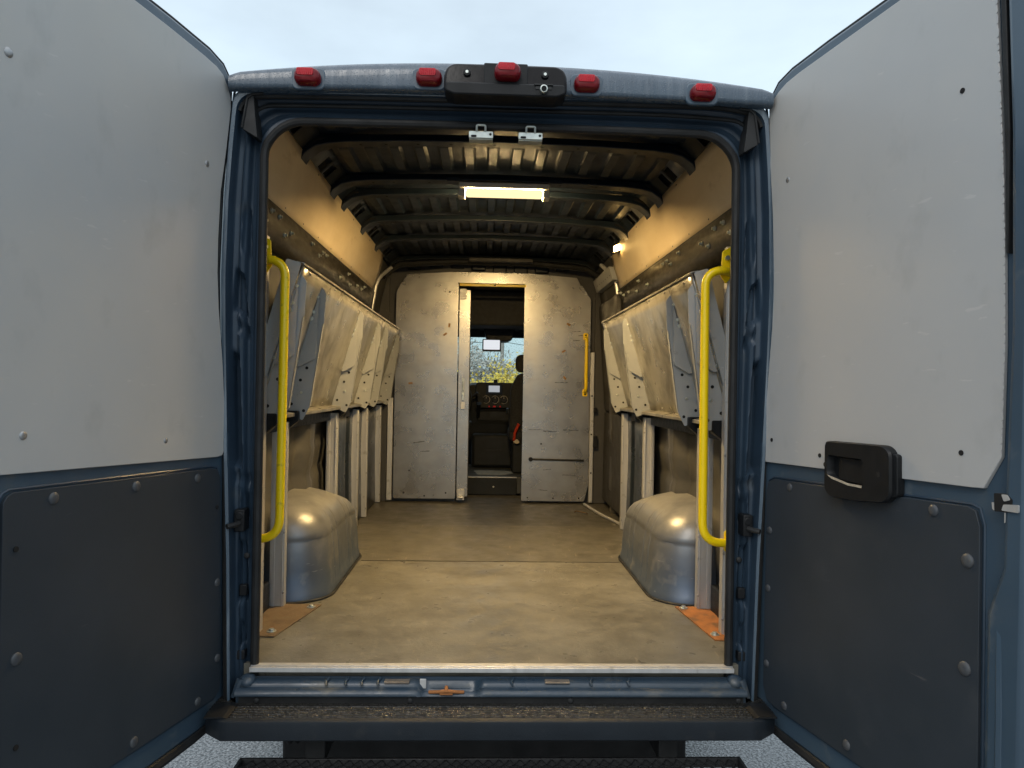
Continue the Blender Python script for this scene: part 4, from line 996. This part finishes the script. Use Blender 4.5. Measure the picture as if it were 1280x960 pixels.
# ------------------------------------------------------------------ grab rails by the doorway
def grab_rail(s, xv, xe, zt, zb, label):
    g = thing('grab_rail', label, 'grab rail', (s*xe, .30, zb), 'yellow grab rails inside the rear doorway')
    y = .268
    path = bez([(s*(xe - .012), .300, zt + .002), (s*(xe - .030), y, zt + .002), (s*xv, y, zt - .03), (s*xv, y, zb), (s*xe, y, zb), (s*(xe + .02), .30, zb)], .0, 1)
    P0 = [(s*(xe - .006), .302, zt - .008), (s*(xe - .050), y, zt - .004), (s*xv, y, zt - .012), (s*(xv + .004), y, zb + .0), (s*(xe - .01), y, zb), (s*(xe + .012), .302, zb)]
    P1 = [Vector(p) for p in P0]
    out = [P1[0]]
    for i, rr in ((1, .018), (2, .055), (3, .075), (4, .015)):
        a_, b_, c_ = P1[i - 1], P1[i], P1[i + 1]
        p = b_ + (a_ - b_).normalized()*rr; q = b_ + (c_ - b_).normalized()*rr
        for k in range(9): t = k/8; out.append(p*(1 - t)**2 + b_*2*t*(1 - t) + q*t*t)
    out.append(P1[-1])
    obj('rail_tube', MB().tube(out, .0155, 16), M['yellow'], g, smooth=60)
    m = MB().prism(roundpoly([(s*(xe - .044), zt + .070), (s*(xe - .014), zt + .088), (s*(xe - .008), zt - .02), (s*(xe - .030), zt - .048), (s*(xe - .050), zt - .02)], .006), lambda a, b, t: (a, t, b), .294, .302)
    br = obj('rail_bracket', m, M['yellow'], g, bevel=.002)
    m = MB().cyl((s*(xe - .028), .294, zt + .045), (s*(xe - .028), .282, zt + .045), .009, 6); obj('bracket_bolt', m, M['zinc'], br)
    m = MB().prism(rrect(s*xe - .02, s*xe + .02, zb - .04, zb + .04, .012), lambda a, b, t: (a, t, b), .298, .304); obj('lower_plate', m, M['yellow'], g, bevel=.002)
grab_rail(-1, .757, .862, 1.895, .907, 'bent yellow grab rail on the left side of the rear doorway')
grab_rail(1, .742, .856, 1.895, .907, 'bent yellow grab rail on the right side of the rear doorway')

# ------------------------------------------------------------------ lamps
LY = 1.16
cl = thing('ceiling_light', 'lit warm white bar lamp across the middle of the ceiling', 'ceiling light', (.03, LY, 2.43))
m = MB().box(-.185, .245, LY - .045, LY + .045, 2.402, 2.428); obj('lamp_housing', m, M['lamp_body'], cl, bevel=.006)
m = MB().prism(rrect(-.150, .210, 2.374, 2.398, .010), lambda u, v, t: (u, t, v), LY - .032, LY + .032)
m.mi[0] = 1; m.mi[1] = 3
n_r = len(m.f) - 2
for i_ in range(n_r):
    a_ = Vector(m.v[m.f[2 + i_][0]]); b_ = Vector(m.v[m.f[2 + i_][1]])
    mid = (a_ + b_)/2
    m.mi[2 + i_] = 0 if mid.z < 2.377 else 2
obj('lamp_diffuser', m, [M['lens_lit'], M['lens_side'], M['lens_end'], M['lens_front']], cl)
m = MB().prism(rrect(-.154, .214, 2.356, 2.399, .014), lambda u, v, t: (u, t, v), LY - .037, LY - .0335); obj('added_lens_lip', m, M['lens_side'], cl)  # dimmer lip added to hide the lamp's glaring underside from the rear
for x in (-.172, .232): m = MB().box(x - .016, x + .016, LY - .036, LY + .032, 2.360, 2.400); obj('end_cap', m, M['lamp_body'], cl, bevel=.005)
for x in (-.215, .275): m = MB().box(x - .03, x + .03, LY - .046, LY - .040, 2.428, 2.448); obj('mounting_ear', m, M['bow'], cl, bevel=.002)
wl = thing('work_light', 'small lit square lamp on the right side of the ceiling', 'work light', (.765, 2.22, 2.40))
c, sn = math.cos(R(28)), math.sin(R(28))
rot = lambda u, v, t: (.770 + (u*c + t*.0)*1 - 0, 2.20 + t, 2.345 + v + u*.35)
m = MB().prism(rrect(-.030, .030, -.028, .028, .006), rot, .006, .04); obj('lamp_housing', m, M['plastic'], wl, bevel=.003)
m = MB().prism(rrect(-.021, .021, -.019, .019, .004), rot, -.002, .006); obj('lamp_lens', m, M['work_lit'], wl)
m = MB().box(.76, .80, 2.24, 2.26, 2.36, 2.42); obj('lamp_bracket', m, M['bow'], wl, bevel=.002)

# ------------------------------------------------------------------ rusty plates on the floor
def plate(pts, mat, label, bolts):
    cx = sum(p[0] for p in pts)/len(pts); cy = sum(p[1] for p in pts)/len(pts)
    t = thing('steel_plate', label, 'steel plate', (cx, cy, FZ), 'steel plates under the shelf uprights')
    m = MB().prism(pts, lambda u, v, w_: (u, v, w_), FZ + .0005, FZ + .006); obj('plate', m, mat, t, bevel=.001)
    for x, y in bolts:
        m = MB().cyl((x, y, FZ + .006), (x, y, FZ + .009), .017, 16); m.cyl((x, y, FZ + .009), (x, y, FZ + .016), .010, 6); obj('bolt', m, M['zinc'], t, bevel=.001)
plate([(-.905, .275), (-.772, .265), (-.690, .640), (-.905, .645)], M['rust2'], 'brown worn steel plate bolted to the floor at the left rear corner', [(-.795, .315), (-.722, .60)])
plate([(.905, .240), (.792, .250), (.752, .640), (.905, .640)], M['rust'], 'bright orange rusty steel plate bolted to the floor at the right rear corner', [(.808, .300), (.780, .615)])

# ------------------------------------------------------------------ what shows through the windscreen
def bush(x, y, h, wd, leaf, dens, label, cat, seed, name='shrub'):
    rn = random.Random(seed); t = thing(name, label, cat, (x, y, 0))
    tr = MB(); lv = MB()
    for k in range(16):
        an = rn.uniform(0, 6.28); tip = Vector((x + math.cos(an)*wd*rn.uniform(.1, .9), y + math.sin(an)*wd*rn.uniform(.1, .8), h*rn.uniform(.65, 1.0)))
        b0 = Vector((x + rn.uniform(-.15, .15), y + rn.uniform(-.15, .15), 0)); mid = b0.lerp(tip, .5) + Vector((rn.uniform(-.2, .2), rn.uniform(-.2, .2), .2))
        P_ = [b0, b0.lerp(mid, .5), mid, mid.lerp(tip, .5), tip]
        tr.tube(P_, [.05, .04, .028, .018, .006], 6)
        for j in range(14):
            q0 = mid.lerp(tip, rn.uniform(-.6, 1)); q1 = q0 + Vector((rn.gauss(0, .35), rn.gauss(0, .35), rn.gauss(.25, .25)))
            tr.tube([q0, q0.lerp(q1, .5) + Vector((rn.gauss(0, .04), 0, rn.gauss(0, .04))), q1], [.012, .008, .004], 4)
            for i in range(dens):
                c_ = q0.lerp(q1, rn.uniform(.2, 1.1)) + Vector((rn.gauss(0, .12), rn.gauss(0, .12), rn.gauss(0, .12)))
                sz = rn.uniform(.025, .06); a1 = Vector((rn.gauss(0, 1), rn.gauss(0, 1), rn.gauss(0, 1))).normalized()*sz; a2 = a1.orthogonal().normalized()*sz*.6
                lv.add([c_ - a1, c_ + a2, c_ + a1, c_ - a2], [(0, 1, 2, 3)])
    obj('stem', tr, M['bark'], t); obj('leaves', lv, leaf, t, recalc=False)
bush(-1.3, 20, 3.0, 1.5, M['leaf_b'], 20, 'bare grey twiggy shrub behind the windscreen at the left', 'shrub', 1)
bush(.25, 21, 2.6, 1.3, M['leaf_b'], 20, 'bare grey twiggy shrub behind the windscreen in the middle', 'shrub', 2)
bush(.45, 17, 1.72, 1.0, M['leaf_y'], 22, 'low bright yellow leaved shrub behind the windscreen', 'shrub', 3)
bush(1.75, 19, 2.2, 1.2, M['leaf_g'], 20, 'olive leaved shrub behind the windscreen at the right', 'shrub', 4)
bush(3.6, 21, 2.8, 1.4, M['leaf_b'], 7, 'tall thin dry shrub hidden behind the right partition sheet', 'shrub', 5)
pl = thing('utility_pole', 'thin distant utility pole with sagging wires beyond the shrubs', 'utility pole', (1.05, 44, 0))
m = MB().tube([(1.05, 44, 0), (1.05, 44, 9)], [.14, .10], 10); obj('pole', m, M['bark'], pl)
m = MB().box(.2, 1.9, 43.9, 44.1, 8.3, 8.45); obj('crossarm', m, M['bark'], pl)
for k, (dx_, z0) in enumerate(((-.7, 8.5), (.0, 8.5), (.7, 8.5), (0, 5.2), (0, 4.4))):
    for sgn in (-1, 1):
        path = [(1.05 + dx_ + sgn*30*t, 44 + 6*t*sgn, z0 + 1.0*t*sgn*-1 - 1.6*4*t*(1 - t)*.5) for t in lin(0, 1, 14)]
        m = MB().tube(path, .018, 5); obj('wire', m, M['rubber'], pl)

# ------------------------------------------------------------------ camera
cd = bpy.data.cameras.new('camera'); cam = bpy.data.objects.new('camera', cd); col.objects.link(cam)
cd.sensor_width = 36; cd.lens = 36*900/1280; cd.clip_start = .02; cd.clip_end = 1000
YAW, PIT, ROLL = R(2.17), R(.29), R(1.0)
f = Vector((math.sin(YAW)*math.cos(PIT), math.cos(YAW)*math.cos(PIT), math.sin(PIT)))
r0 = Vector((math.cos(YAW), -math.sin(YAW), 0)); u0 = r0.cross(f)
rv = r0*math.cos(ROLL) + u0*math.sin(ROLL); uv = -r0*math.sin(ROLL) + u0*math.cos(ROLL)
mw = Matrix.Identity(4)
for i in range(3): mw[i][0] = rv[i]; mw[i][1] = uv[i]; mw[i][2] = -f[i]
mw[0][3], mw[1][3], mw[2][3] = -.047, -2.3, 1.454
cam.matrix_world = mw
sc.camera = cam
sc.view_settings.view_transform = 'Standard'; sc.view_settings.look = 'None'; sc.view_settings.exposure = 0; sc.view_settings.gamma = 1
sc.render.engine = 'CYCLES'
sc.cycles.use_denoising = True
sc.cycles.max_bounces = 8; sc.cycles.diffuse_bounces = 5; sc.cycles.glossy_bounces = 4; sc.cycles.transparent_max_bounces = 16
sc.cycles.sample_clamp_indirect = 6
